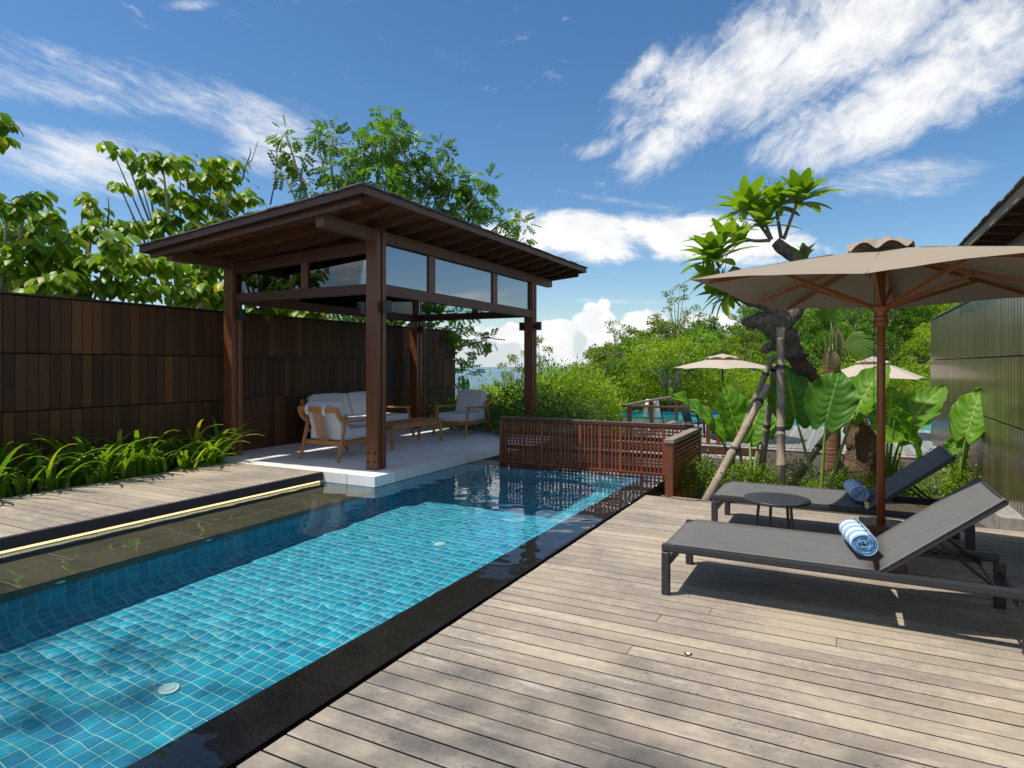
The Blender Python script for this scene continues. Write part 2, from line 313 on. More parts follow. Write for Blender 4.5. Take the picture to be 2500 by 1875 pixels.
def _bark(name, c1, c2, sc=14, bump=0.8, st=(1, 1, 0.6)):
    m, g, b = M(name, c1, 0.9); v = g.node('ShaderNodeTexCoord').outputs['Object']; v = g.scale(v, st)
    n = g.noise(v, sc, 8, 0.68, 0.8); vo = g.node('ShaderNodeTexVoronoi'); g.l.new(v, vo.inputs['Vector']); vo.inputs['Scale'].default_value = sc*1.5
    f = g.math('ADD', g.math('MULTIPLY', n, 0.75), g.math('MULTIPLY', vo.outputs['Distance'], 0.4))
    g.set(b.inputs['Base Color'], g.mix(g.maprange(f, 0.35, 0.85), c1, c2)); g.set(b.inputs['Normal'], g.bump(f, bump, 0.03)); return m
MAT['bark'] = _bark('grey_brown_bark', (0.055, 0.042, 0.032), (0.24, 0.20, 0.155), 16, 0.9)
MAT['burl'] = _bark('rough_brown_burl', (0.045, 0.025, 0.012), (0.22, 0.14, 0.075), 26, 1.0)
MAT['limb'] = _bark('young_limb_bark', (0.13, 0.115, 0.09), (0.24, 0.22, 0.17), 18, 0.4)
MAT['pale_bark'] = _bark('pale_bark', (0.22, 0.18, 0.13), (0.46, 0.41, 0.33), 5, 0.3)
MAT['palm_bark'] = _bark('ringed_palm_bark', (0.13, 0.06, 0.032), (0.30, 0.15, 0.085), 8, 0.8, (0.3, 0.3, 4))
MAT['bamboo'] = _bark('dry_bamboo', (0.20, 0.155, 0.105), (0.42, 0.36, 0.27), 12, 0.15, (3, 3, 0.3))
MAT['rope'] = M('blue_grey_strap', (0.035, 0.04, 0.055), 0.8)[0]
MAT['dry_frond'] = leafmat('dry_palm_frond', (0.30, 0.22, 0.12), (0.45, 0.36, 0.22), None, 0.3)
MAT['teak_leaf'] = leafmat('broad_leaf', (0.075, 0.17, 0.012), (0.23, 0.37, 0.018), (0.34, 0.33, 0.03), 0.38, 0.42, 1.7)
MAT['feather_leaf'] = leafmat('feathered_leaf', (0.040, 0.12, 0.012), (0.12, 0.25, 0.022), (0.22, 0.33, 0.03), 0.38, 0.4, 1.6)
MAT['hill_a'] = leafmat('hill_leaf_lime', (0.11, 0.22, 0.009), (0.27, 0.41, 0.016), (0.42, 0.45, 0.035), 0.38, 0.6, 1.5)
MAT['hill_b'] = leafmat('hill_leaf_green', (0.036, 0.125, 0.008), (0.12, 0.26, 0.014), (0.22, 0.33, 0.02), 0.36, 0.6, 1.5)
MAT['hill_c'] = leafmat('hill_leaf_olive', (0.09, 0.16, 0.014), (0.20, 0.28, 0.026), (0.28, 0.28, 0.05), 0.36, 0.6, 1.4)
MAT['hedge'] = leafmat('hedge_leaf', (0.026, 0.085, 0.010), (0.085, 0.175, 0.018), (0.20, 0.27, 0.02), 0.3, 0.45, 1.5)
MAT['bush'] = leafmat('small_shrub_leaf', (0.075, 0.17, 0.010), (0.22, 0.34, 0.018), (0.36, 0.42, 0.03), 0.35, 0.4, 1.5)
MAT['strap_leaf'] = leafmat('strap_leaf', (0.060, 0.155, 0.009), (0.15, 0.285, 0.013), (0.34, 0.36, 0.03), 0.38, 0.38, 1.7)
MAT['frangipani'] = leafmat('frangipani_leaf', (0.11, 0.22, 0.012), (0.22, 0.37, 0.020), (0.34, 0.42, 0.04), 0.36, 0.33, 1.6)
MAT['palm_leaf'] = leafmat('fan_palm_leaf', (0.09, 0.19, 0.03), (0.18, 0.30, 0.05), None, 0.3, 0.45, 1.4)
MAT['flower'] = M('cream_petal', (0.75, 0.62, 0.30), 0.6)[0]
MAT['stalk'] = leafmat('pale_green_stalk', (0.16, 0.27, 0.045), (0.22, 0.34, 0.06), None, 0.1, 0.4)
def _ear(name, c1, c2, vein, trans):
    m = bpy.data.materials.new(name); m.use_nodes = True; g = NG(m.node_tree); b = g.n['Principled BSDF']; out = g.n['Material Output']
    uv = g.node('ShaderNodeUVMap').outputs[0]; s = g.node('ShaderNodeSeparateXYZ'); g.l.new(uv, s.inputs[0]); u, v = s.outputs[0], s.outputs[1]
    av = g.math('ABSOLUTE', v)
    mid = g.maprange(av, 0.012, 0.035, 1, 0, True)
    q = g.math('FRACT', g.math('MULTIPLY', g.math('SUBTRACT', u, g.math('MULTIPLY', av, 0.42)), 8.5))
    q = g.math('ABSOLUTE', g.math('SUBTRACT', q, 0.5)); lat = g.maprange(q, 0.43, 0.485, 0, 1, True)
    ve = g.math('MAXIMUM', mid, g.math('MULTIPLY', lat, 0.75))
    rr = rnd_obj(g)
    n = g.noise(g.node('ShaderNodeTexCoord').outputs['Object'], 7, 4, 0.6)
    base = g.mix(g.math('FRACT', g.math('ADD', n, rr)), c1, c2); col = g.mix(ve, base, vein)
    edge = g.maprange(av, 0.46, 0.5, 0, 0.6); col = g.mix(edge, col, vein)
    g.set(b.inputs['Base Color'], col); b.inputs['Roughness'].default_value = 0.48; b.inputs['Specular IOR Level'].default_value = 0.3
    pl = g.math('ADD', g.math('MULTIPLY', q, -1.2), g.math('MULTIPLY', mid, -0.5)); g.set(b.inputs['Normal'], g.bump(pl, 0.5, 0.02))
    t = g.node('ShaderNodeBsdfTranslucent'); g.set(t.inputs[0], g.mix(1.0, col, (1.9, 1.75, 0.6), 'MULTIPLY'))
    mm = g.node('ShaderNodeMixShader'); mm.inputs[0].default_value = trans; g.l.new(b.outputs[0], mm.inputs[1]); g.l.new(t.outputs[0], mm.inputs[2]); g.l.new(mm.outputs[0], out.inputs[0])
    return m
MAT['ear'] = _ear('elephant_ear_leaf', (0.085, 0.24, 0.012), (0.15, 0.34, 0.018), (0.36, 0.50, 0.10), 0.38)
MAT['ear_dark'] = _ear('dark_elephant_ear_leaf', (0.040, 0.14, 0.010), (0.065, 0.185, 0.014), (0.17, 0.32, 0.05), 0.30)

# ------------------------------------------------------------------ mesh helpers
class MB:
    def __init__(s): s.v = []; s.f = []
    def box(s, x0, y0, z0, x1, y1, z1):
        i = len(s.v); s.v += [(x0,y0,z0),(x1,y0,z0),(x1,y1,z0),(x0,y1,z0),(x0,y0,z1),(x1,y0,z1),(x1,y1,z1),(x0,y1,z1)]
        s.f += [(i,i+3,i+2,i+1),(i+4,i+5,i+6,i+7),(i,i+1,i+5,i+4),(i+1,i+2,i+6,i+5),(i+2,i+3,i+7,i+6),(i+3,i,i+4,i+7)]; return s
    def hexa(s, p):                      # 8 corners, bottom ring then top ring
        i = len(s.v); s.v += [tuple(q) for q in p]
        s.f += [(i,i+3,i+2,i+1),(i+4,i+5,i+6,i+7),(i,i+1,i+5,i+4),(i+1,i+2,i+6,i+5),(i+2,i+3,i+7,i+6),(i+3,i,i+4,i+7)]; return s
    def bar(s, a, b, w, h=None, up=(0, 0, 1)):   # square bar from a to b
        h = h or w; a = Vector(a); b = Vector(b); d = (b-a).normalized(); up = Vector(up)
        if abs(d.dot(up)) > 0.98: up = Vector((1, 0, 0)) if abs(d.x) < 0.9 else Vector((0, 1, 0))
        x = d.cross(up).normalized()*w/2; y = x.cross(d).normalized()*h/2
        return s.hexa([a-x-y, a+x-y, a+x+y, a-x+y, b-x-y, b+x-y, b+x+y, b-x+y])
    def tube(s, pts, rad, n=8, cap=True, jitter=0.0, nz=0.0):
        pts = [Vector(p) for p in pts]; rad = rad if hasattr(rad, '__len__') else [rad]*len(pts); base = len(s.v); ref = None
        for k, p in enumerate(pts):
            d = (pts[min(k+1, len(pts)-1)]-pts[max(k-1, 0)]).normalized()
            if ref is None: ref = Vector((0, 0, 1)) if abs(d.z) < 0.9 else Vector((1, 0, 0))
            x = d.cross(ref).normalized(); y = x.cross(d); ref = y
            for j in range(n):
                t = 2*math.pi*j/n; q = p+(x*math.cos(t)+y*math.sin(t))*rad[k]
                if jitter:
                    nn = mnoise.noise(q*nz)+0.5*mnoise.noise(q*nz*2.3); q = p+(q-p)*(1+jitter*nn)
                s.v.append(tuple(q))
        for k in range(len(pts)-1):
            for j in range(n):
                a = base+k*n+j; b = base+k*n+(j+1) % n; s.f.append((a, b, b+n, a+n))
        if cap:
            s.f.append(tuple(base+j for j in range(n))[::-1]); s.f.append(tuple(base+(len(pts)-1)*n+j for j in range(n)))
        return s
    def disc(s, c, r, z0, z1, n=24):
        return s.tube([(c[0], c[1], z0), (c[0], c[1], z1)], r, n)
    def mesh(s, name='mesh', smooth=False, bevel=0.0, seg=1):
        me = bpy.data.meshes.new(name); me.from_pydata(s.v, [], s.f)
        if bevel:
            bm = bmesh.new(); bm.from_mesh(me)
            bmesh.ops.bevel(bm, geom=list(bm.edges), offset=bevel, segments=seg, affect='EDGES', profile=0.6, clamp_overlap=True); bm.to_mesh(me); bm.free()
        if smooth: me.polygons.foreach_set('use_smooth', [True]*len(me.polygons))
        me.update(); return me
def add(name, me, mat, parent=None, loc=None, rot=None):
    o = bpy.data.objects.new(name, me); COL.objects.link(o)
    if mat is not None and not me.materials: me.materials.append(MAT[mat] if isinstance(mat, str) else mat)
    if parent: o.parent = parent
    if loc is not None: o.location = loc
    if rot is not None: o.rotation_euler = rot
    return o
def boxo(name, mat, parent, x0, y0, z0, x1, y1, z1, bevel=0.0, seg=1, smooth=False):   # a box as its own object, centred on itself
    c = ((x0+x1)/2, (y0+y1)/2, (z0+z1)/2); hx, hy, hz = abs(x1-x0)/2, abs(y1-y0)/2, abs(z1-z0)/2
    return add(name, MB().box(-hx, -hy, -hz, hx, hy, hz).mesh(name, smooth, bevel, seg), mat, parent, c)
def tag(o, label=None, cat=None, group=None, kind=None):
    if label: o['label'] = label
    if cat: o['category'] = cat
    if group: o['group'] = group
    if kind: o['kind'] = kind
    return o
def empty(name, loc, label=None, cat=None, group=None, rz=0, kind=None):
    o = bpy.data.objects.new(name, None); COL.objects.link(o); o.location = loc; o.rotation_euler = (0, 0, rz); o.empty_display_size = 0.2
    return tag(o, label, cat, group, kind)
def copy_tree(o, parent=None):
    c = o.copy(); COL.objects.link(c)
    if parent: c.parent = parent
    for ch in list(o.children): copy_tree(ch, c)
    return c
def np_mesh(name, V, F, mat, smooth=False):
    V = np.asarray(V, dtype=np.float32); F = np.asarray(F, dtype=np.int32); k = F.shape[1]
    me = bpy.data.meshes.new(name); me.vertices.add(len(V)); me.vertices.foreach_set('co', V.ravel())
    me.loops.add(F.size); me.loops.foreach_set('vertex_index', F.ravel()); me.polygons.add(len(F))
    me.polygons.foreach_set('loop_start', np.arange(0, F.size, k, dtype=np.int32))
    try: me.polygons.foreach_set('loop_total', np.full(len(F), k, dtype=np.int32))
    except Exception: pass
    if smooth: me.polygons.foreach_set('use_smooth', np.ones(len(F), dtype=bool))
    me.update(calc_edges=True); me.validate(); me.materials.append(MAT[mat] if isinstance(mat, str) else mat); return me
def unit(a): return a/np.maximum(1e-9, np.linalg.norm(a, axis=-1, keepdims=True))
def scatter(tv, tf, pos, T, N, size):    # copies of a leaf template: T runs along the leaf, N is its upper side
    T = unit(T); B = unit(np.cross(N, T)); N = np.cross(T, B); s = size[:, None, None]
    V = pos[:, None, :]+s*(tv[None, :, 0:1]*T[:, None]+tv[None, :, 1:2]*B[:, None]+tv[None, :, 2:3]*N[:, None])
    F = tf[None]+(np.arange(len(pos))*len(tv))[:, None, None]
    return V.reshape(-1, 3), F.reshape(-1, tf.shape[1])
LEAF2 = (np.array([(0,0,0),(.45,-.24,.05),(1,0,-.10),(.45,.24,.05)], float), np.array([(0,1,2),(0,2,3)]))
LEAF_BROAD = (np.array([(0,0,0),(.18,-.25,.05),(.55,-.34,.03),(.85,-.18,-.10),(1,0,-.22),(.85,.18,-.10),(.55,.34,.03),(.18,.25,.05),(.5,0,-.03)], float),
              np.array([(0,1,8),(1,2,8),(2,3,8),(3,4,8),(4,5,8),(5,6,8),(6,7,8),(7,0,8)]))
def _sprig(n=4):
    v, f = [], []
    for k in range(n):
        x = 0.15+0.85*k/n
        for sgn in (-1, 1):
            i = len(v); L = 0.44*(1-0.3*abs(k/n-0.45)); dz = -0.10*x*x
            a = math.radians(52); dx, dy = math.cos(a)*L, sgn*math.sin(a)*L
            v += [(x,0,dz),(x+dx*.5+.08,dy*.5-sgn*.08,dz+.02),(x+dx,dy,dz-.06),(x+dx*.5-.08,dy*.5+sgn*.08,dz+.02)]; f += [(i,i+1,i+2),(i,i+2,i+3)]
    return np.array(v, float), np.array(f)
SPRIG = _sprig()
def ball(n, c, r, flat=1.0, shell=0.45):
    d = unit(rng.normal(size=(n, 3))); q = (shell+(1-shell)*rng.random((n, 1)))**0.6*r; p = d*q; p[:, 2] *= flat
    return np.array(c)+p, d
# things built in world coordinates: children of these empties are given in world coordinates too
WP = set()
def world_thing(name, loc, label=None, cat=None, group=None, kind=None):
    e = empty(name, loc, label, cat, group, 0, kind); WP.add(e.name); return e
def keepw(o):
    p = o.parent; t = Vector((0, 0, 0)); q = p
    while q is not None:
        t += q.location - (q.matrix_parent_inverse.translation*-1 if q.parent else Vector((0, 0, 0))); q = q.parent
    o.matrix_parent_inverse = Matrix.Translation(-t); return o
def wbox(name, mat, parent, x0, y0, z0, x1, y1, z1, bevel=0.0, seg=1):
    return keepw(boxo(name, mat, parent, x0, y0, z0, x1, y1, z1, bevel, seg))
def wadd(name, me, mat, parent, loc=(0, 0, 0), rot=None):
    return keepw(add(name, me, mat, parent, loc, rot))

# ------------------------------------------------------------------ terrain and sea
def hz(az):
    return float(np.interp(az, [-180,-60,-40,-33,-29,-27,-24,-20,-16,-10,0,12,40,90,180], [-30,-30,-26,-16,-9,-5,-3.6,-2.0,-1.0,0.8,2.2,3.0,3.5,0,-20]))
def sm(a, b, x):
    t = min(1, max(0, (x-a)/(b-a))); return t*t*(3-2*t)
def ground_z(x, y):
    r = math.hypot(x, y); az = math.degrees(math.atan2(x, y)); far = hz(az)-1.2*sm(-30, -25, az)*(1-sm(-9, -3, az))
    z = -2.6 + sm(24, 62, r)*(far+2.6)
    if r > 62: z += (r-62)*(-0.16 if az < -27 or az > 60 else 0.03)
    if r > 140: z -= (r-140)*0.5
    return z + 0.35*mnoise.noise(Vector((x*.09, y*.09, 0)))
def build_ground():
    rs = [0]+list(np.linspace(5, 80, 46))+[90,105,120,140,170,210,260]; na = 120; V, F = [], []
    for r in rs:
        for k in range(na):
            a = 2*math.pi*k/na; x, y = r*math.sin(a), r*math.cos(a); V.append((x, y, ground_z(x, y)))
    for i in range(len(rs)-1):
        for k in range(na):
            a = i*na+k; b = i*na+(k+1) % na; F.append((a, b, b+na, a+na))
    tag(add('ground', np_mesh('ground', V, F, 'ground', True), None), kind='structure')
build_ground()
def build_sea():
    rs = [60, 150, 400, 1000, 2500, 6000, 12500]; na = 96; V = [(r*math.sin(2*math.pi*k/na), r*math.cos(2*math.pi*k/na), -47.0) for r in rs for k in range(na)]
    F = [(i*na+k, i*na+(k+1) % na, (i+1)*na+(k+1) % na, (i+1)*na+k) for i in range(len(rs)-1) for k in range(na)]
    tag(add('sea', np_mesh('sea', V, F, 'sea'), None), kind='structure')
build_sea()

# ------------------------------------------------------------------ pool
PXL, PXL2, PXR, PY0, PY1, PZ = -5.398, -5.385, -2.55, -1.2125, 8.7325, -1.1
TP = 0.0975                                          # tile pitch
def profile(xl, top=-0.03):                                     # wall, rounded corner, floor, right wall; sampled by arc length
    r = 0.24; segs = []
    L1 = top-(PZ+r); L2 = r*math.pi/2; L3 = PXR-(xl+r); L4 = -0.03-PZ
    def at(s):
        if s < L1: return Vector((xl, 0, top-s)), Vector((1, 0, 0))
        s -= L1
        if s < L2:
            t = s/r; return Vector((xl+r-r*math.cos(t), 0, PZ+r-r*math.sin(t))), Vector((math.cos(t), 0, math.sin(t)))
        s -= L2
        if s < L3: return Vector((xl+r+s, 0, PZ)), Vector((0, 0, 1))
        s -= L3; return Vector((PXR, 0, PZ+s)), Vector((-1, 0, 0))
    return at, L1+L2+L3+L4, L1+L2+L3
basin = empty('pool_basin', (-3.9, 4, -1.1), kind='structure'); WP.add('pool_basin')
def build_pool():
    g = MB(); tiles = []; h = 0.0455; up = 0.003
    for xl, y0, y1 in ((PXL, PY0, 6.49), (PXL2, 6.49, PY1)):
        at, L, Lf = profile(xl, -0.205 if xl == PXL else -0.03); n = int(L/TP)+1
        ss = [min(L, k*TP) for k in range(n+1)]; i = len(g.v)
        for s in ss:
            p, nn = at(s); p = p-nn*0.002; g.v += [(p.x, y0, p.z), (p.x, y1, p.z)]
        for k in range(len(ss)-1): g.f.append((i+2*k, i+2*k+2, i+2*k+3, i+2*k+1))
        for k in range(n):
            sc = (k+0.5)*TP
            if sc+h > L: continue
            (a, na), (b, nb) = at(sc-h), at(sc+h); c, nc = at(sc)
            yy = y0+TP*0.5
            while yy+h <= y1:
                tiles.append((a, na, b, nb, c, nc, yy, sc)); yy += TP
    i = len(g.v); g.v += [(PXL2, PY1+.002, -0.03), (PXR, PY1+.002, -0.03), (PXR, PY1+.002, PZ), (PXL2, PY1+.002, PZ)]; g.f.append((i, i+1, i+2, i+3))
    wadd('grout_bed', g.mesh('grout_bed'), 'grout', basin)
    flat = [t for t in tiles if t[5].z > 0.99]
    def seen(t):
        p = t[4]; d = -SN*p.x+CS*t[6]; l = CS*p.x+SN*t[6]
        return d > 0.5 and abs(l/d) < 0.85 and t[6] > 1.75
    flat.sort(key=lambda t: (not seen(t), (t[4].x**2+t[6]**2)))
    single = set(id(t) for t in flat[:300])
    tm = MB(); tm.v += [(-h,-h,0),(h,-h,0),(h,h,0),(-h,h,0)]
    e = 0.004; tm.v = [(-h,-h,-.002),(h,-h,-.002),(h,h,-.002),(-h,h,-.002),(-h+e,-h+e,up),(h-e,-h+e,up),(h-e,h-e,up),(-h+e,h-e,up)]
    tm.f = [(4,5,6,7),(0,1,5,4),(1,2,6,5),(2,3,7,6),(3,0,4,7)]; me = tm.mesh('tile')
    V, F = [], []
    out = []
    for t in tiles:
        a, na, b, nb, c, nc, y, sc = t
        if id(t) in single:
            o = add('tile', me, 'tile', basin, (c.x, y, c.z)); keepw(o); out.append(o); continue
        i = len(V); d = (b-a).normalized()*e
        for yy, e2 in ((y-h, e), (y+h, -e)):
            V += [(a.x-na.x*.002, yy, a.z-na.z*.002), (b.x-nb.x*.002, yy, b.z-nb.z*.002)]
        for yy, e2 in ((y-h, e), (y+h, -e)):
            p = a+na*up+d; q = b+nb*up-d; V += [(p.x, yy+e2, p.z), (q.x, yy+e2, q.z)]
        F += [(i+4,i+5,i+7,i+6),(i,i+1,i+5,i+4),(i+1,i+3,i+7,i+5),(i+3,i+2,i+6,i+7),(i+2,i,i+4,i+6)]
    # far end wall and the riser behind the shelf
    def wall_tile(o, ex, ez, nrm):
        i = len(V); o = Vector(o); ex = Vector(ex); ez = Vector(ez); nrm = Vector(nrm)
        V.extend(tuple(o+ex*p*h+ez*q*h) for p, q in ((-1,-1),(1,-1),(1,1),(-1,1)))
        V.extend(tuple(o+ex*p*(h-e)+ez*q*(h-e)+nrm*up) for p, q in ((-1,-1),(1,-1),(1,1),(-1,1)))
        F.extend([(i+4,i+5,i+6,i+7),(i,i+1,i+5,i+4),(i+1,i+2,i+6,i+5),(i+2,i+3,i+7,i+6),(i+3,i,i+4,i+7)])
    for kz in range(11):
        x = PXL2+TP/2
        while x+h < PXR: wall_tile((x, PY1, -0.03-TP*(kz+.5)), (1,0,0), (0,0,1), (0,-1,0)); x += TP
    o = wadd('tile_field', np_mesh('tile_field', V, F, 'tile'), None, basin); tag(o, kind='stuff')
    ri = MB(); y = 0.0
    ri.box(-6.345, -1.2, -0.25, -6.302, 6.488, 0.004); wadd('riser_grout', ri.mesh('riser_grout'), 'grout', basin)
    V.clear(); F.clear()
    while y < 6.45:
        for zz_ in (-.048, -.1455): wall_tile((-6.3005, y, zz_), (0,1,0), (0,0,1), (1,0,0))
        y += TP
    x = -6.27
    while x < -5.45:
        for zz_ in (-.048, -.1455): wall_tile((x, 6.486, zz_), (1,0,0), (0,0,1), (0,-1,0))
        x += TP
    o = wadd('riser_tile', np_mesh('riser_tile', V, F, 'tile'), None, basin); tag(o, kind='stuff')
    # drains and lights on the pool floor and wall
    for x, yy in ((-3.80, 2.57), (-3.84, 5.68)):
        f = wadd('floor_light', MB().disc((0, 0), 0.066, 0, 0.012, 24).mesh('floor_light', False), 'pool_light', basin, (x, yy, PZ+.004))
        sb = add('lens', MB().disc((0, 0), 0.042, 0, 0.006, 20).mesh('lens'), 'pool_light', f, (0, 0, 0.012))
    for yy in (2.75, 4.05, 6.9):
        wadd('wall_inlet', MB().disc((0, 0), 0.036, 0, 0.012, 20).mesh('wall_inlet'), 'pool_light', basin, ((PXL if yy < 6.4 else PXL2), yy, -0.30), (0, R(90), 0))
build_pool()
# shelf of slate slabs just under the water
shelf = world_thing('shelf', (-5.8, 3, -0.1), kind='structure')
ys = [-1.2, 0.4, 1.75, 3.05, 4.4, 5.65, 6.485]; ys2 = [-1.2, 1.0, 2.5, 4.0, 5.1, 6.485]
for a, b in zip(ys[:-1], ys[1:]): wbox('shelf_stone', 'slate', shelf, -6.34, a+.004, -0.40, -5.80, b-.004, -0.195-rng.random()*.002, .003)
for a, b in zip(ys2[:-1], ys2[1:]): wbox('shelf_stone', 'slate', shelf, -5.79, a+.004, -0.40, -5.392, b-.004, -0.195-rng.random()*.002, .003)
wbox('shelf_grout', 'concrete', shelf, -6.345, -1.2, -0.42, -5.402, 6.488, -0.204)
wbox('edge_strip', 'black', shelf, -5.391, -1.2, -0.215, -5.384, 6.488, -0.194)
# black granite coping
coping = world_thing('coping', (-2.4, 3, 0), kind='structure')
y = -1.2
while y < 9.2:
    y1 = min(y+1.2, 9.25); wbox('coping_stone', 'granite', coping, -2.545, y+.0015, -0.6, -2.20, y1-.0015, -0.016, .003); y = y1
x = -5.39
while x < -2.56:
    x1 = min(x+0.95, -2.549); wbox('coping_stone', 'granite', coping, x+.0015, 8.736, -0.6, x1-.0015, 9.25, -0.016, .003); x = x1
wbox('drain_channel', 'black_slab', coping, -2.198, -1.2, -0.7, -2.146, 7.60, -0.16)
wbox('side_wall', 'black_slab', coping, -2.196, 7.62, -0.9, -1.76, 9.9, -0.42)
# water: one gently rippled surface
def build_water():
    c = 0.033; V, F = [], []; nx = int(round((6.335-2.20)/c)); ny = int(round((9.25+1.2)/c)); xs = np.linspace(-6.335, -2.202, nx+1); yy = np.linspace(-1.2, 9.248, ny+1)
    X, Y = np.meshgrid(xs, yy)
    rg = np.random.default_rng(3); Z = np.zeros_like(X)
    for k in range(46):
        lam = 10**rg.uniform(math.log10(0.10), math.log10(0.45)); a = rg.uniform(0, 2*math.pi); ph = rg.uniform(0, 6.28); amp = 0.000155*(lam/0.22)**0.95
        Z += amp*np.sin(2*math.pi/lam*(X*math.cos(a)+Y*math.sin(a))+ph+0.7*np.sin(X*1.3+Y*0.9+k))
    calm = 0.62-0.16*np.clip((Y-3.5)/4.5, 0, 1)
    Z = Z*calm-0.004
    V = np.stack([X, Y, Z], -1).reshape(-1, 3)
    for j in range(ny):
        for i in range(nx):
            if yy[j] >= 6.485-c and xs[i+1] < -5.40+c*.2 and yy[j+1] > 6.49: continue
            a = j*(nx+1)+i; F.append((a, a+1, a+nx+2, a+nx+1))
    o = add('pool_water', np_mesh('pool_water', V, F, 'water', True), None); tag(o, kind='structure')
    return o
water = build_water()

# ------------------------------------------------------------------ platform, decks
platform = world_thing('stone_platform', (-7.2, 9.8, 0), kind='structure')
wbox('platform_core', 'charcoal', platform, -9.1, 6.497, -1.2, -5.405, 13.4, 0.128)
ex = [-9.1, -8.3, -7.2, -5.87, -5.398]; ey = [6.49, 6.92, 8.16, 9.40, 10.64, 11.88, 13.4]
for j in range(len(ey)-1):
    xx = ex if j == 0 else [-9.1, -7.2, -5.87, -5.398]
    for i in range(len(xx)-1):
        last = (i == len(xx)-2) or j == 0
        wbox('paving_slab', 'terrazzo', platform, xx[i]+(.004 if i else 0), ey[j]+(.004 if j else 0), (0.0 if last else 0.1), xx[i+1]-(.004 if i < len(xx)-2 else 0), ey[j+1]-.004, 0.139+rng.random()*.0006, .002)
def board(parent, x0, y0, z0, x1, y1, z1, bev):          # a plank whose long edges hold dirt
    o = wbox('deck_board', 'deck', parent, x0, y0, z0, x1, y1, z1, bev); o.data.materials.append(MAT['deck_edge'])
    for p in o.data.polygons:
        if abs(p.normal.y) > .9: p.material_index = 1
    return o
side = world_thing('side_deck', (-7.2, 3.2, 0), kind='structure')
bp = 0.129; k = 0; y = 6.485
while y > -0.6:
    L = [(-8.16, -6.320)]
    if rng.random() < 0.22: s_ = rng.uniform(-7.6, -6.9); L = [(-8.16, s_-.0015), (s_+.0015, -6.320)]
    for a, b in L: board(side, a, y-bp+.005, 0.108, b, y-.0045, 0.1385+rng.uniform(-.0015, .001), .002)
    y -= bp
wbox('deck_frame', 'black_slab', side, -8.14, -0.6, -0.1, -6.36, 6.48, 0.10)
for a, b in ((-0.6, 5.62), (5.626, 6.486)): wbox('fascia_board', wood('dark_fascia', (0.030, 0.028, 0.031), (0.055, 0.050, 0.052), 'Y', 0.7, 0.05) if a < 0 else bpy.data.materials['dark_fascia'], side, -6.318, a, 0.026, -6.290, b, 0.133, .002)
led = tag(boxo('light_strip', 'led', None, -6.318, -0.6, 0.006, -6.290, 6.43, 0.021), 'thin warm glowing light strip along the dark edge of the side deck', 'light')
deck = world_thing('pool_deck', (-0.3, 3, 0), kind='structure')
y = -1.5; rows = 0
while y < 7.58:
    L = [(-2.140+rng.uniform(-.002, .002), 1.62)]
    if rng.random() < 0.42: s_ = rng.uniform(-1.4, 1.3); L = [(L[0][0], s_-.0012), (s_+.0012, 1.62)]
    for a, b in L: board(deck, a, y+.0055, -0.030, b, y+bp-.0055+rng.uniform(-.0015, .0015), rng.uniform(-.0015, .0008), .002)
    y += bp
wbox('deck_frame', 'black_slab', deck, -2.10, -1.5, -0.4, 1.6, 7.60, -0.05)
st = tag(add('deck_spotlight', MB().disc((0, 0), 0.021, -0.01, 0.004, 20).mesh('deck_spotlight'), 'black', None, (-0.758, 3.558, 0.0)), 'tiny round light set flush in the wooden deck boards', 'light')
add('lens', MB().disc((0, 0), 0.011, 0, 0.002, 16).mesh('lens'), 'led', st, (0, 0, 0.004))
# planting beds
bed = tag(add('planting_bed', MB().box(-8.98, -0.6, -0.3, -8.18, 6.46, 0.03).mesh('planting_bed'), 'soil'), kind='structure')
def bed_sheet():
    V, F = [], []; nx, ny = 24, 30
    for j in range(ny+1):
        for i in range(nx+1):
            x = -1.74+i*(3.26/nx); yy = 7.64+j*(9.2/ny); t = (yy-7.64)/9.2
            V.append((x, yy, 0.0-0.06-0.5*t+0.05*mnoise.noise(Vector((x*2, yy*2, 0)))))
    for j in range(ny):
        for i in range(nx): a = j*(nx+1)+i; F.append((a, a+1, a+nx+2, a+nx+1))
    tag(add('garden_bed', np_mesh('garden_bed', V, F, 'soil', True), None), kind='structure')
bed_sheet()
kb = tag(add('kerb', MB().hexa([(1.36,7.66,-.3),(1.56,7.66,-.3),(1.56,8.6,-.3),(1.30,8.6,-.3),(1.36,7.66,.12),(1.56,7.66,.12),(1.56,8.6,.12),(1.30,8.6,.12)]).mesh('kerb', bevel=.006), 'concrete'), kind='structure')
house = world_thing('house', (0, -4, 0), kind='structure')
wbox('floor', 'terrazzo', house, -9.0, -7.5, -0.3, 6.0, -1.52, 0.0)
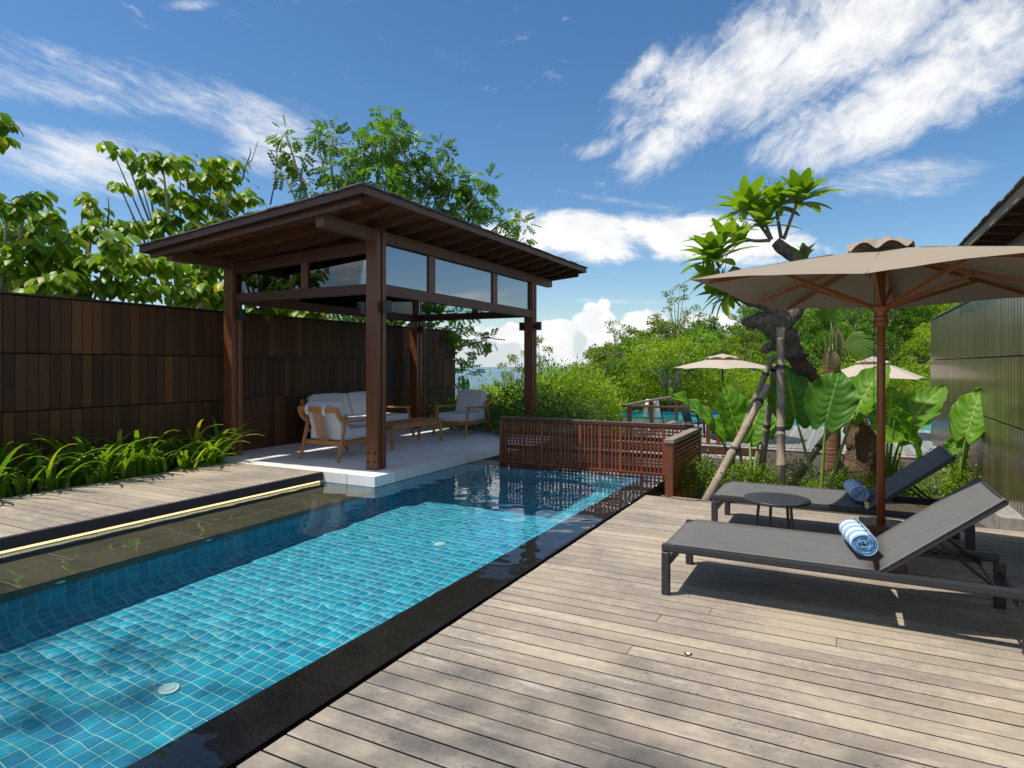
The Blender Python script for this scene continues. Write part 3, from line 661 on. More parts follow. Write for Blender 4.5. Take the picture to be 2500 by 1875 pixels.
# ------------------------------------------------------------------ plank fence on the left, plank wall on the right
def plank_wall(name, label, cat, X, y0, y1, sgn, mat, rows, niche=None, thick=0.10, gap=.007):
    w = world_thing(name, (X-sgn*thick/2, (y0+y1)/2, 0), label, cat)
    wbox('backing', 'trim', w, min(X-sgn*thick, X-sgn*.072), y0, rows[0][0]-.02, max(X-sgn*thick, X-sgn*.072), y1, rows[-1][1]+.004)
    wbox('cap', 'trim', w, min(X-sgn*(thick+.012), X+sgn*.012), y0-.01, rows[-1][1]+.005, max(X-sgn*(thick+.012), X+sgn*.012), y1+.01, rows[-1][1]+.032, .003)
    pitch = 0.1295; meshes = []
    for z0, z1 in rows:
        hh = (z1-z0)/2-.006; meshes.append(MB().box(-.010, -pitch/2+gap/2, -hh, .010, pitch/2-gap/2, hh).mesh('plank', bevel=.002)); mm_ = meshes[-1]; mm_.materials.append(MAT[mat]); mm_.materials.append(MAT['trim'])
        for p in mm_.polygons:
            if abs(p.normal.y) > .9: p.material_index = 1
    n = int((y1-y0)/pitch)
    for k in range(n):
        yc = y1-pitch*(k+.5)
        for i, (z0, z1) in enumerate(rows):
            x = X-sgn*.010
            if niche and i == 1 and niche[0] < yc < niche[1]: x -= sgn*.045
            wadd('plank', meshes[i], mat, w, (x, yc, (z0+z1)/2))
    return w
ROWS = [(0.30, 1.018), (1.022, 1.736), (1.740, 2.452)]
fence = plank_wall('plank_fence', 'long dark brown plank fence behind pavilion and leafy bed', 'fence', -9.0, 1.15, 14.05, 1, 'fence', [(0.02, 1.018)]+ROWS[1:], (7.56, 11.50))
for z in (1.03, 1.727): wbox('niche_trim', 'trim', fence, -9.03, 7.52, z-.016, -8.985, 11.54, z+.016, .003)
for yy in (7.535, 11.525): wbox('niche_trim', 'trim', fence, -9.03, yy-.016, 1.047, -8.985, yy+.016, 1.710, .003)
wbox('niche_panel', 'black_slab', fence, -9.052, 11.12, 1.05, -8.998, 11.505, 1.71)
wall = plank_wall('plank_wall', 'glossy greenish brown plank wall at right edge behind sun loungers', 'wall', 1.55, 2.6, 15.1, -1, 'wall_plank', [(0.06, 0.958), (0.962, 1.684), (1.688, 2.47)], gap=.020)

# ------------------------------------------------------------------ pavilion
pav = world_thing('pavilion', (-7.25, 9.45, 0.139), 'open pavilion of red brown timber with glazed clerestory beside the pool', 'pavilion')
ZF = 0.140
XR, XL, YF, YB = -5.79, -8.72, 6.99, 11.93
def roof_z(x): return 3.66+0.084*(x+4.92)      # upper face of the boarding
def post(x, y, top):
    m = MB(); m.box(-.10, -.10, 0, .10, -.02, top-ZF); m.box(-.10, .02, 0, .10, .10, top-ZF); m.box(-.075, -.02, 0, .075, .02, top-ZF-.004)
    o = wadd('post', m.mesh('post', bevel=.006), 'post', pav, (x, y, ZF)); return o
def bolts(parent, pts, axis, r=.014):
    me = MB().disc((0, 0), r, -.002, .012, 8).mesh('bolt')
    for p in pts:
        rot = {'-Y': (R(90), 0, 0), '+X': (0, R(90), 0), '-X': (0, R(-90), 0)}[axis]; wadd('bolt', me, 'black', parent, p, rot)
pFR = post(XR, YF, 3.49); pBR = post(XR, YB, 3.49); pFL = post(XL, YF, 3.30); pBL = post(XL, YB, 3.30)
bolts(pFR, [(XR-.055, YF-.10, .25), (XR+.055, YF-.10, .25), (XR-.055, YF-.10, .37), (XR+.055, YF-.10, .37)], '-Y', .016)
# top beams along the pool side, with overhanging ends and bolts
for X, zt, zb in ((XR, 3.47, 3.305), (XL, 3.275, 3.114)):
    b1 = wbox('top_beam', 'beam_y', pav, X-.065+.03, 5.875, zb, X+.065+.03, YF-.101, zt, .005)
    b2 = wbox('top_beam', 'beam_y', pav, X-.065+.03, YF+.101, zb, X+.065+.03, YB-.101, zt, .005)
    b3 = wbox('top_beam', 'beam_y', pav, X-.065+.03, YB+.101, zb, X+.065+.03, 12.84, zt, .005)
    if X == XR:
        for b, ys_ in ((b1, (YF-.30, YF-.19)), (b2, (YF+.19, YF+.32)), (b2, (YB-.30, YB-.19)), (b3, (YB+.17, YB+.28))):
            bolts(b, [(X+.095, q, z) for q in ys_ for z in (3.345, 3.425)], '+X', .012)
# sloping cross beams front and back, mid rails all round, mullions and panes
for Y in (YF, YB):
    xa, xb = XL+.101, XR-.101; h = .15
    za, zb = 3.05, 3.165
    wadd('cross_beam', MB().hexa([(xa,-.05,za),(xb,-.05,zb),(xb,.05,zb),(xa,.05,za),(xa,-.05,za+h+.02),(xb,-.05,zb+h+.03),(xb,.05,zb+h+.03),(xa,.05,za+h+.02)]).mesh('cross_beam', bevel=.004), 'beam_x', pav, (0, Y, 0))
    wbox('mid_rail', 'beam_x', pav, xa, Y-.045, 2.590, xb, Y+.045, 2.733, .004)
    wbox('mullion', 'post', pav, -7.19, Y-.04, 2.734, -7.06, Y+.04, 3.13, .003)
    for a, b in ((xa+.004, -7.194), (-7.056, xb-.004)):
        m = MB(); za_, zb_ = 3.05+(a-xa)/(xb-xa)*.115, 3.05+(b-xa)/(xb-xa)*.115
        m.hexa([(a,-.005,2.736),(b,-.005,2.736),(b,.005,2.736),(a,.005,2.736),(a,-.005,za_-.003),(b,-.005,zb_-.003),(b,.005,zb_-.003),(a,.005,za_-.003)])
        wadd('pane', m.mesh('pane'), 'glass', pav, (0, Y, 0))
for X, top in ((XR, 3.302), (XL, 3.112)):
    wbox('mid_rail', 'beam_y', pav, X-.045+.04, YF+.101, 2.575, X+.045+.04, YB-.101, 2.722, .004)
    for yc in (8.27, 10.31): wbox('mullion', 'post', pav, X-.035+.03, yc-.085, 2.723, X+.035+.03, yc+.085, top, .003)
    for a, b in ((YF+.104, 8.181), (8.359, 10.221), (10.399, YB-.104)):
        wbox('pane', 'glass_mirror' if X == XR else 'glass', pav, X+.028, a, 2.725, X+.038, b, top-.002)
    for z in (2.728, top-.006): wbox('glazing_bead', 'trim', pav, X+.052, YF+.103, z-.006, X+.060, YB-.103, z+.006)
# roof: rafters with tapered tails, boarding, fascias, shingles
ROOF = world_thing  # (roof pieces are parts of the pavilion)
EX0, EX1, EY0, EY1 = -9.12, -4.92, 5.70, 12.92
def slope_piece(x0, x1, y0, y1, t0, t1):        # a piece lying along the slope, t measured up from the boarding
    return [(x0,y0,roof_z(x0)+t0),(x1,y0,roof_z(x1)+t0),(x1,y1,roof_z(x1)+t0),(x0,y1,roof_z(x0)+t0),(x0,y0,roof_z(x0)+t1),(x1,y0,roof_z(x1)+t1),(x1,y1,roof_z(x1)+t1),(x0,y1,roof_z(x0)+t1)]
def rafter(y):
    m = MB(); xa, xb = EX0+.10, EX1-.10; x1 = xb-.33; x0 = xa+.33; w = .032; T = -.018
    prof = [(xa, T), (xb, T), (xb, T-.035), (x1, T-.115), (x0, T-.115), (xa, T-.035)]
    i = len(m.v)
    for yy in (-w, w): m.v += [(x, yy, roof_z(x)+t) for x, t in prof]
    m.f.append(tuple(range(6))); m.f.append(tuple(range(11, 5, -1)))
    for k in range(6): m.f.append((k, k+6, (k+1) % 6+6, (k+1) % 6))
    return wadd('rafter', m.mesh('rafter', bevel=.003), 'beam_x', pav, (0, y, 0))
yy = 5.90
while yy < 12.85: rafter(yy); yy += 0.488
x = EX0+.03
while x < EX1-.04:
    x1 = min(x+.105, EX1-.03); wadd('soffit_board', MB().hexa(slope_piece(x, x1-.004, EY0+.03, EY1-.03, -.017, -.002)).mesh('soffit_board'), 'soffit', pav); x += .105
wadd('roof_sheet', MB().hexa(slope_piece(EX0+.02, EX1-.02, EY0+.02, EY1-.02, 0, .012)).mesh('roof_sheet'), 'trim', pav)
# barge boards: an upper board right at the verge and the first rafter behind it
for Y, s in ((EY0, 1), (EY1, -1)):
    wadd('barge_board', MB().hexa(slope_piece(EX0, EX1, min(Y, Y+s*.026), max(Y, Y+s*.026), -.075, .014)).mesh('barge_board', bevel=.003), 'beam_x', pav)
    wadd('verge_rafter', MB().hexa(slope_piece(EX0+.10, EX1-.14, min(Y+s*.10, Y+s*.15), max(Y+s*.10, Y+s*.15), -.155, -.019)).mesh('verge_rafter', bevel=.004), 'beam_x', pav)
for X, s in ((EX1, -1), (EX0, 1)):
    wadd('fascia', MB().hexa([(X,EY0+.027,roof_z(X)-.075),(X+s*.026,EY0+.027,roof_z(X)-.075),(X+s*.026,EY1-.027,roof_z(X)-.075),(X,EY1-.027,roof_z(X)-.075),(X,EY0+.027,roof_z(X)+.012),(X+s*.026,EY0+.027,roof_z(X)+.012),(X+s*.026,EY1-.027,roof_z(X)+.012),(X,EY1-.027,roof_z(X)+.012)][::1]).mesh('fascia', bevel=.003), 'beam_y', pav)
# shingles: the two visible edges piece by piece, the field as one layer of courses
def shingle_edges():
    n = 0
    x = EX0-.02
    while x < EX1-.05:                       # along the front verge
        w = rng.uniform(.16, .26); a, b = x, min(x+w, EX1+.03); t = .016+rng.uniform(0, .012)
        wadd('shingle', MB().hexa(slope_piece(a, b-.003, EY0-.035+rng.uniform(-.008, .008), EY0+.30, t-.002, t+.012)).mesh('shingle'), 'shingle', pav); x += w
    y_ = EY0+.30
    while y_ < EY1:                          # along the pool side eave
        w = rng.uniform(.13, .24); t = .016+rng.uniform(0, .010)
        wadd('shingle', MB().hexa(slope_piece(EX1-.28, EX1+.035+rng.uniform(-.01, .01), y_, min(y_+w-.003, EY1+.03), t-.002, t+.012)).mesh('shingle'), 'shingle', pav); y_ += w
    f = MB(); x = EX0
    while x < EX1-.30:
        y_ = EY0+.31
        while y_ < EY1:
            w = rng.uniform(.14, .24); f.hexa(slope_piece(x, x+.2, y_, min(y_+w-.004, EY1+.03), .016, .028+rng.uniform(0, .008))); y_ += w
        x += .19
    tag(wadd('shingle_field', f.mesh('shingle_field'), 'shingle', pav), kind='stuff')
shingle_edges()
# wall lamps on the posts
def lamp_mesh(s):
    return MB().box(s*.0, -.035, -.05, s*.055, .035, .05), MB().box(min(s*.055, s*.14), -.045, -.085, max(s*.055, s*.14), .045, .085)
for x, y, s, lab in ((XR, YF, 1, 'black box wall lamp on pool side of the front corner post'), (XR, YF, -1, 'black box wall lamp on sofa side of the front corner post'),
                     (XR, YB, 1, 'black box wall lamp on garden side of the far post above the lattice'), (XR, YB, -1, 'black box wall lamp on inner side of the far post above the lattice'),
                     (XL, YF, 1, 'black box wall lamp on the front post beside the plank fence'), (XL, YB, 1, 'black box wall lamp on the back post beside the plank fence')):
    e = empty('wall_lamp', (x+s*.101, y-.0, 2.40), lab, 'wall lamp', 'wall lamps on the pavilion posts')
    a, b = lamp_mesh(s); add('bracket', a.mesh('bracket'), 'black', e); add('housing', b.mesh('housing', bevel=.004), 'lamp_box', e)

# ------------------------------------------------------------------ lattice screen at the far end of the pool
lat = world_thing('lattice_screen', (-3.4, 9.29, -0.02), 'red brown slatted lattice screen round the far corner of the pool', 'screen')
YL, XS = 9.29, -1.85
wbox('top_rail', 'beam_x', lat, -5.06, YL-.05, 0.675, XS-.052, YL+.05, 0.735, .004)
wbox('end_post', 'post', lat, -5.06, YL-.045, -0.012, -4.99, YL+.045, 0.674, .004)
wbox('corner_post', 'post', lat, XS-.05, YL-.05, -0.3, XS+.05, YL+.05, 0.70, .004)
wbox('near_post', 'post', lat, XS-.055, 7.635, -0.02, XS+.045, 7.735, 0.652, .004)
wbox('top_rail', 'rail_grey', lat, XS-.06, 7.62, 0.653, XS+.06, YL+.06, 0.702, .004)
x = -4.96; k = 0
while x < -1.95:                                     # uprights on the pool side, a wide one now and then
    w = .024 if k % 5 else .050
    wbox('upright_slat', 'lattice', lat, x, YL-.045, -0.010, x+w, YL-.020, 0.674); x += w+(.035 if k % 5 else .040); k += 1
z = 0.015
while z < .66: wbox('cross_slat', 'lattice', lat, -4.985, YL-.015, z, XS-.051, YL+.008, z+.020); z += .049
for z in (.22, .45): wbox('cross_slat', 'trim', lat, -4.985, YL+.012, z, XS-.051, YL+.045, z+.05)
wbox('bottom_rail', MAT['lattice'], lat, -4.985, YL-.075, -0.014, XS-.06, YL-.047, 0.010)
z = 0.0
while z < .64: wbox('cross_slat', 'lattice' , lat, XS+.020, 7.74, z, XS+.048, YL-.055, z+(.030 if int(z*100) % 5 else .044)); z += .053
y = 7.76; k = 0
while y < YL-.08:
    w = .026 if k % 5 else .05
    wbox('upright_slat', 'lattice', lat, XS-.035, y, -0.28, XS-.008, y+w, 0.652); y += w+.034; k += 1

# ------------------------------------------------------------------ eave of the neighbouring pavilion at upper right
nb = world_thing('tiled_eave', (2.6, 8, 3.0), 'dark shingled roof eave with exposed rafters at the upper right corner', 'roof')
def nz(x): return 3.06+0.10*(x-1.30)
def np_piece(x0, x1, y0, y1, t0, t1): return [(x0,y0,nz(x0)+t0),(x1,y0,nz(x1)+t0),(x1,y1,nz(x1)+t0),(x0,y1,nz(x0)+t0),(x0,y0,nz(x0)+t1),(x1,y0,nz(x1)+t1),(x1,y1,nz(x1)+t1),(x0,y1,nz(x0)+t1)]
wadd('roof_sheet', MB().hexa(np_piece(1.33, 4.6, 2.2, 11.2, -.01, .012)).mesh('roof_sheet'), 'trim', nb)
wadd('fascia', MB().hexa(np_piece(1.30, 1.326, 2.2, 11.22, -.085, .012)).mesh('fascia', bevel=.003), 'rail_grey', nb)
wadd('barge_board', MB().hexa(np_piece(1.33, 4.6, 11.2, 11.226, -.09, .012)).mesh('barge_board'), 'beam_x', nb)
y = 2.2
while y < 11.2:
    w = rng.uniform(.14, .24); t = .014+rng.uniform(0, .01); wadd('shingle', MB().hexa(np_piece(1.262+rng.uniform(-.01, .01), 1.6, y, min(11.25, y+w-.003), t, t+.013)).mesh('shingle'), 'shingle', nb); y += w
f = MB(); f.hexa(np_piece(1.6, 4.6, 2.2, 11.25, .014, .03)); tag(wadd('shingle_field', f.mesh('shingle_field'), 'shingle', nb), kind='stuff')
y = 2.6
while y < 11.1:
    m = MB(); T = -.012; prof = [(1.40, T), (4.5, T), (4.5, T-.12), (1.75, T-.12), (1.40, T-.035)]
    for yy_ in (-.03, .03): m.v += [(px_, yy_, nz(px_)+t) for px_, t in prof]
    m.f.append(tuple(range(5))); m.f.append(tuple(range(9, 4, -1)))
    for k in range(5): m.f.append((k, k+5, (k+1) % 5+5, (k+1) % 5))
    wadd('rafter', m.mesh('rafter'), 'beam_x', nb, (0, y, 0)); y += .49
wbox('wall_plate', 'beam_y', nb, 1.62, 2.2, 2.74, 1.74, 11.1, 2.94)
for yy in (3.0, 7.0, 11.0): wbox('post', 'post', nb, 1.62, yy-.09, 0, 1.78, yy+.09, 2.74)
sun_d.cycles.is_caustics_light = True            # sunlight refracted by the rippled water reaches the tiles
water.cycles.is_caustics_caster = True
for o in COL.objects:
    if o.type == 'MESH' and o.name.split('.')[0] in ('tile', 'tile_field', 'grout_bed', 'shelf_stone', 'coping_stone', 'riser_tile', 'floor_light', 'lens', 'edge_strip', 'riser_grout', 'shelf_grout'): o.cycles.is_caustics_receiver = True

# ------------------------------------------------------------------ cushions
def cushion_mesh(w, d, h, puff=0.02, r=0.03, n=9):
    V, F = [], []; lim = lambda a: math.copysign(min(1, abs(a)), a)
    bm = bmesh.new(); bmesh.ops.create_grid(bm, x_segments=1, y_segments=1, size=1); bm.free()
    m = MB().box(-w/2, -d/2, -h/2, w/2, d/2, h/2); me = m.mesh('cushion'); bm = bmesh.new(); bm.from_mesh(me)
    bmesh.ops.bevel(bm, geom=list(bm.edges), offset=r, segments=3, affect='EDGES', profile=0.6)
    bmesh.ops.subdivide_edges(bm, edges=[e for e in bm.edges if e.calc_length() > .12], cuts=6, use_grid_fill=True)
    for v in bm.verts:
        x, y, z = v.co.x/(w/2), v.co.y/(d/2), v.co.z/(h/2); k = (1-min(1, x*x))*(1-min(1, y*y))
        v.co.z += math.copysign(1, z)*puff*k*abs(z); kx = (1-min(1, z*z))*0.35*puff; v.co.x += math.copysign(kx, x)*(1-min(1, y*y)); v.co.y += math.copysign(kx, y)*(1-min(1, x*x))
        v.co += Vector((mnoise.noise(v.co*6+Vector((w*9, 0, 0))), mnoise.noise(v.co*6+Vector((0, 5, 0))), mnoise.noise(v.co*6+Vector((0, 0, 9)))))*0.008
    bm.to_mesh(me); bm.free(); me.polygons.foreach_set('use_smooth', [True]*len(me.polygons)); me.update(); return me
def lounge_seat(name, W_, label, cat, seats=1, group=None):
    D = 1.05; e = empty(name, (0, 0, 0), label, cat, group); x0, x1 = -W_/2, W_/2
    for x in (x0, x1):
        s = 1 if x > 0 else -1
        add('leg', MB().bar((x+s*.01, 0, 0), (x, .19, .70), .035, .05).mesh('leg', bevel=.006), 'teak', e)
        add('leg', MB().bar((x+s*.01, 1.05, 0), (x, .90, .575), .035, .05).mesh('leg', bevel=.006), 'teak', e)
        pts = [(x-s*.01, -.03, .82), (x-s*.005, -.02, .76), (x, .03, .68), (x, .11, .615), (x, .22, .59), (x, .45, .585), (x, .75, .595), (x, .97, .60)]
        m = MB(); base = []
        for k, p in enumerate(pts):
            p = Vector(p); d = (Vector(pts[min(k+1, 7)])-Vector(pts[max(k-1, 0)])).normalized(); up = Vector((0, -d.z, d.y)); ww = .024 if k < 3 else .03; hh = .032 if k < 4 else .017
            base.append(len(m.v)); m.v += [tuple(p+Vector((a*ww, 0, 0))+up*b*hh) for a, b in ((-1,-1),(1,-1),(1,1),(-1,1))]
        for k in range(7):
            a, b = base[k], base[k+1]
            for j in range(4): m.f.append((a+j, a+(j+1) % 4, b+(j+1) % 4, b+j))
        m.f += [(0, 3, 2, 1), tuple(base[-1]+j for j in range(4))]
        add('arm', m.mesh('arm', bevel=.005), 'teak', e)
    add('seat_frame', MB().box(x0, .10, .235, x1, .14, .30).box(x0, .93, .235, x1, .97, .30).box(x0, .14, .235, x0+.035, .93, .30).box(x1-.035, .14, .235, x1, .93, .30).mesh('seat_frame', bevel=.005), 'teak', e)
    m = MB(); n = 8
    for k in range(n+1):                     # gently bowed top rail of the back
        t = -1+2*k/n; y = -.035-.03*(1-t*t); x = t*(W_/2-.0)
        m.v += [(x, y-.012, .745), (x, y+.012, .745), (x, y-.02, .825), (x, y+.004, .825)]
    for k in range(n):
        a = 4*k; m.f += [(a, a+4, a+6, a+2), (a+1, a+3, a+7, a+5), (a+2, a+6, a+7, a+3), (a, a+1, a+5, a+4)]
    m.f += [(0, 2, 3, 1), (4*n, 4*n+1, 4*n+3, 4*n+2)]
    add('back_rail', m.mesh('back_rail'), 'teak', e)
    for k in range(5 if seats == 1 else 12):
        x = (k-2)*.048 if seats == 1 else -W_/2+.12+(W_-.24)*k/11
        add('slat', MB().bar((x*1.0, .115, .24), (x*.9, -.06, .79), .026, .014, (0, 1, 0)).mesh('slat', bevel=.004), 'teak', e)
    sw = (W_-.08)/seats
    for k in range(seats):
        xc = x0+.04+sw*(k+.5)
        add('seat_cushion', cushion_mesh(sw-.01, .80, .165, .012, .022), 'cushion', e, (xc, .56, .388))
        add('back_cushion', cushion_mesh(sw-.03, .19, .50, .02, .05), 'cushion', e, (xc, .185, .655), (R(17), 0, 0))
    if seats == 1:
        for x in (-.17, .17):
            m = MB(); pr = [(-.03, .87), (-.075, .845), (-.09, .79), (-.085, .735), (-.06, .70)]
            for y, z in pr: m.v += [(x-.03, y, z), (x+.03, y, z), (x+.03, y+.006, z+.004), (x-.03, y+.006, z+.004)]
            for k in range(4):
                a = 4*k
                for j in range(4): m.f.append((a+j, a+(j+1) % 4, a+4+(j+1) % 4, a+4+j))
            add('strap', m.mesh('strap'), 'cushion', e)
    return e
ZP = 0.1395
ch1 = lounge_seat('armchair', .75, 'teak armchair with its slatted back to the pool edge of the platform', 'armchair', 1, 'teak armchairs in the pavilion'); ch1.location = (-7.03, 7.16, ZP)
ch2 = copy_tree(ch1); ch2['label'] = 'teak armchair with grey cushions facing the table at far end of platform'; ch2.location = (-7.03, 11.78, ZP); ch2.rotation_euler = (0, 0, math.pi)
sofa = lounge_seat('sofa', 1.95, 'two seat teak sofa with light grey cushions along the plank fence', 'sofa', 2); sofa.location = (-8.74, 9.47, ZP); sofa.rotation_euler = (0, 0, -math.pi/2)
# coffee table
tb = empty('coffee_table', (-7.06, 9.38, ZP), 'low teak coffee table with plank top between sofa and corner post', 'table')
for k in range(5): boxo('top_plank', 'teak', tb, -.29+k*.117, -.79, .405, -.29+k*.117+.112, -.004, .43, .004); boxo('top_plank', 'teak', tb, -.29+k*.117, .004, .405, -.29+k*.117+.112, .79, .43, .004)
boxo('apron', 'teak', tb, -.27, -.74, .345, -.25, .74, .404); boxo('apron', 'teak', tb, .25, -.74, .345, .27, .74, .404)
boxo('apron', 'teak', tb, -.249, -.74, .345, .249, -.72, .404); boxo('apron', 'teak', tb, -.249, .72, .345, .249, .74, .404)
for sx in (-1, 1):
    for y, dy in ((-.71, -.03), (.71, .03)): add('leg', MB().bar((sx*.26, y+dy, 0), (sx*.245, y, .404), .045, .045).mesh('leg', bevel=.006), 'teak', tb)

# ------------------------------------------------------------------ sun loungers
def make_lounger():
    e = empty('sun_lounger', (0, 0, 0)); Wd, Lg, zt, zb = .815, 2.05, .36, .302
    for y in (0, Wd-.05): boxo('side_rail', 'charcoal', e, .0, y, zb, Lg-.02, y+.05, zt-.006, .012, 2)
    for x, wx in ((0, .055), (Lg-.05, .065)):
        for y in (0, Wd-.05): boxo('leg', 'charcoal', e, x, y+.002, 0, x+wx, y+.048, zb-.001 if x == 0 else zb-.001, .006)
    for x, z in ((.012, .19), (Lg-.035, .19)): boxo('cross_bar', 'charcoal', e, x, .05, z, x+.032, Wd-.05, z+.045, .004)
    boxo('end_rail', 'charcoal', e, .002, .051, .300, .045, Wd-.051, zt-.034, .008)
    m = MB(); n = 10                                         # seat sling, slightly slack across
    hx = 1.29
    for i in range(15):
        x = -.004+(hx+.004)*i/14
        for j in range(n+1):
            y = .012+(Wd-.024)*j/n; t = 2*j/n-1; z = zt-.018*(1-t**4)*min(1, (i+.6)/2.5) + (-.03*max(0, 1-i/1.2) if i == 0 else 0)+.002
            m.v.append((x, y, z))
    for i in range(14):
        for j in range(n): a = i*(n+1)+j; m.f.append((a, a+n+1, a+n+2, a+1))
    o = add('seat_sling', m.mesh('seat_sling', True), 'sling', e); md = o.modifiers.new('thickness', 'SOLIDIFY'); md.thickness = .006
    bx, bz = .60, .485; L = math.hypot(bx, bz)               # reclined back
    def bp(s, y, off=0): return (hx+.03+bx*s-bz/L*off, y, zt-.005+bz*s+bx/L*off)
    for y in (.03, Wd-.03): add('back_bar', MB().bar(bp(0, y, -.012), bp(1.0, y, -.012), .028, .030).mesh('back_bar', bevel=.004), 'charcoal', e)
    add('back_bar', MB().bar(bp(1.0, .03, -.012), bp(1.0, Wd-.03, -.012), .024, .024).mesh('back_bar', bevel=.004), 'charcoal', e)
    m = MB()
    for i in range(11):
        for j in range(n+1):
            y = .012+(Wd-.024)*j/n; t = 2*j/n-1; m.v.append(bp(i/10*1.01, y, .010-.016*(1-t**4)))
    for i in range(10):
        for j in range(n): a = i*(n+1)+j; m.f.append((a, a+n+1, a+n+2, a+1))
    o = add('back_sling', m.mesh('back_sling', True), 'sling', e); md = o.modifiers.new('thickness', 'SOLIDIFY'); md.thickness = .006
    for y in (.14, Wd-.14): add('prop_rod', MB().tube([bp(.45, y, -.03), (hx+.62, y, .30)], .009, 6).mesh('prop_rod'), 'black', e)
    add('prop_rod', MB().tube([(hx+.62, .055, .30), (hx+.62, Wd-.055, .30)], .009, 6).mesh('prop_rod'), 'black', e)
    for y in (.052, Wd-.074):
        m = MB(); m.box(hx+.25, y, .292, Lg-.12, y+.02, .318)
        for k in range(6): m.box(hx+.28+k*.06, y+.001, .3181, hx+.30+k*.06, y+.019, .334)
        add('ratchet', m.mesh('ratchet'), 'black', e)
    return e
G = 'grey mesh sun loungers on the deck'
l1 = make_lounger(); l1.location = (-1.12, 4.387, 0); tag(l1, 'grey mesh sun lounger nearest the camera, with the bright blue striped towel', 'sun lounger', G)
l2 = copy_tree(l1); l2.location = (-1.118, 6.262, 0); l2['label'] = 'grey mesh sun lounger at the planted edge, behind the round side table'
def towel(name, mat, label, loc, rz, L, r1):
    turns, n = 5.2, 110; m = MB(); th = .0085; inner = .010; rr = lambda a: inner+(r1-inner)*a/(turns*2*math.pi)
    ny = 7
    for k in range(n+1):
        a = turns*2*math.pi*k/n; w = 1+.03*math.sin(a*2.3)
        for j in range(ny):
            y = -L/2+L*j/(ny-1); jit = (.004*math.sin(a*1.7+3) + .003*math.sin(a*4.1)) if j in (0, ny-1) else 0
            sag = 1+.035*math.sin(y*14+1)
            for rad in (rr(a)-th/2, rr(a)+th/2): m.v.append((rad*w*sag*math.cos(a), y+jit, rad*w*.94*sag*math.sin(a)))
    st = ny*2
    for k in range(n):
        for j in range(ny-1):
            a = k*st+j*2; b = a+st; m.f += [(a+1, a+3, b+3, b+1), (a, b, b+2, a+2)]
        a = k*st; b = a+st; m.f += [(a, a+1, b+1, b), (a+st-2, b+st-2, b+st-1, a+st-1)]
    o = add(name, m.mesh(name, True), mat, None, loc, (0, 0, rz)); return tag(o, label, 'towel', 'rolled towels on the loungers')
towel('rolled_towel', 'towel', 'bright blue and white striped towel rolled on the nearest lounger', (.085, 4.86, .447), R(10), .44, .082)
towel('rolled_towel', 'towel', 'blue and white striped towel rolled in the shade on the lounger behind the table', (.105, 6.70, .440), R(8), .40, .080)
# side table
tt = empty('side_table', (-.49, 5.72, 0), 'round charcoal metal side table with four legs between the loungers', 'side table')
me = MB().disc((0, 0), .262, .466, .482, 64).mesh('table_top', bevel=.003); add('table_top', me, 'charcoal', tt)
for la_, de_ in ((-.155, .10), (-.115, -.12), (.10, -.12), (.155, .10)): add('leg', MB().bar((la_*CS-de_*SN, la_*SN+de_*CS, 0), (.75*(la_*CS-de_*SN), .75*(la_*SN+de_*CS), .4655), .030, .022).mesh('leg', bevel=.003), 'charcoal', tt)

# ------------------------------------------------------------------ big parasol
UX, UY = .262, 5.69
um = empty('parasol', (UX, UY, 0), 'large square taupe parasol on a varnished wooden pole over the loungers', 'parasol')
boxo('base_plate', 'black', um, -.22, -.23, 0.0, .22, .23, .028, .004)
add('base_block', MB().hexa([(-.17,-.17,.03),(.17,-.17,.03),(.17,.17,.03),(-.17,.17,.03),(-.115,-.115,.33),(.115,-.115,.33),(.115,.115,.33),(-.115,.115,.33)]).mesh('base_block', bevel=.006), 'beam_x', um)
boxo('base_cap', 'beam_x', um, -.15, -.15, .331, .15, .15, .375, .006)
add('pole', MB().tube([(0, 0, .376), (0, 0, 2.50)], .030, 16).mesh('pole', True), 'pole', um)
hub = add('hub', MB().tube([(0,0,1.93),(0,0,1.94),(0,0,1.965),(0,0,1.975),(0,0,2.0),(0,0,2.045),(0,0,2.05)], [.034,.055,.055,.042,.045,.075,.055], 16).mesh('hub'), 'pole', um)
add('collar', MB().tube([(0,0,1.90),(0,0,1.93)], [.045,.05], 16).mesh('collar'), 'pole', um)
TH = math.atan2(-.986, -.166); UW = 1.07; ZC, ZM, ZA = 2.195, 2.145, 2.50
ends = []
for k in range(8):
    a = TH+k*math.pi/4; rr_ = UW if k % 2 == 0 else UW*math.sqrt(2); ends.append(Vector((rr_*math.cos(a), rr_*math.sin(a), ZM if k % 2 == 0 else ZC)))
LAT = Vector((CS, SN, 0))
def _tune():
    # ends: 0 near middle, 7/1 corners either side of it ... the head sits slightly tilted on the pole
    lat = [e.x*CS+e.y*SN for e in ends]; dep = [-e.x*SN+e.y*CS for e in ends]
    ia = min((k for k in range(1, 8, 2)), key=lambda k: lat[k]+.3*dep[k]); n_ = [k for k in ((ia+2) % 8, (ia-2) % 8)]; ib = max(n_, key=lambda k: dep[k])
    ax = (ends[ia]-ends[ib]); ax.z = 0; ax.normalize(); im = (ia+(1 if (ib-ia) % 8 == 2 else -1)) % 8
    for e in ends: e.z += .036*(e.x*ax.x+e.y*ax.y)
    ends[ia] -= LAT*.045; ends[ib] += LAT*.055; ends[im] += LAT*.045; ends[0] += LAT*.05
_tune()
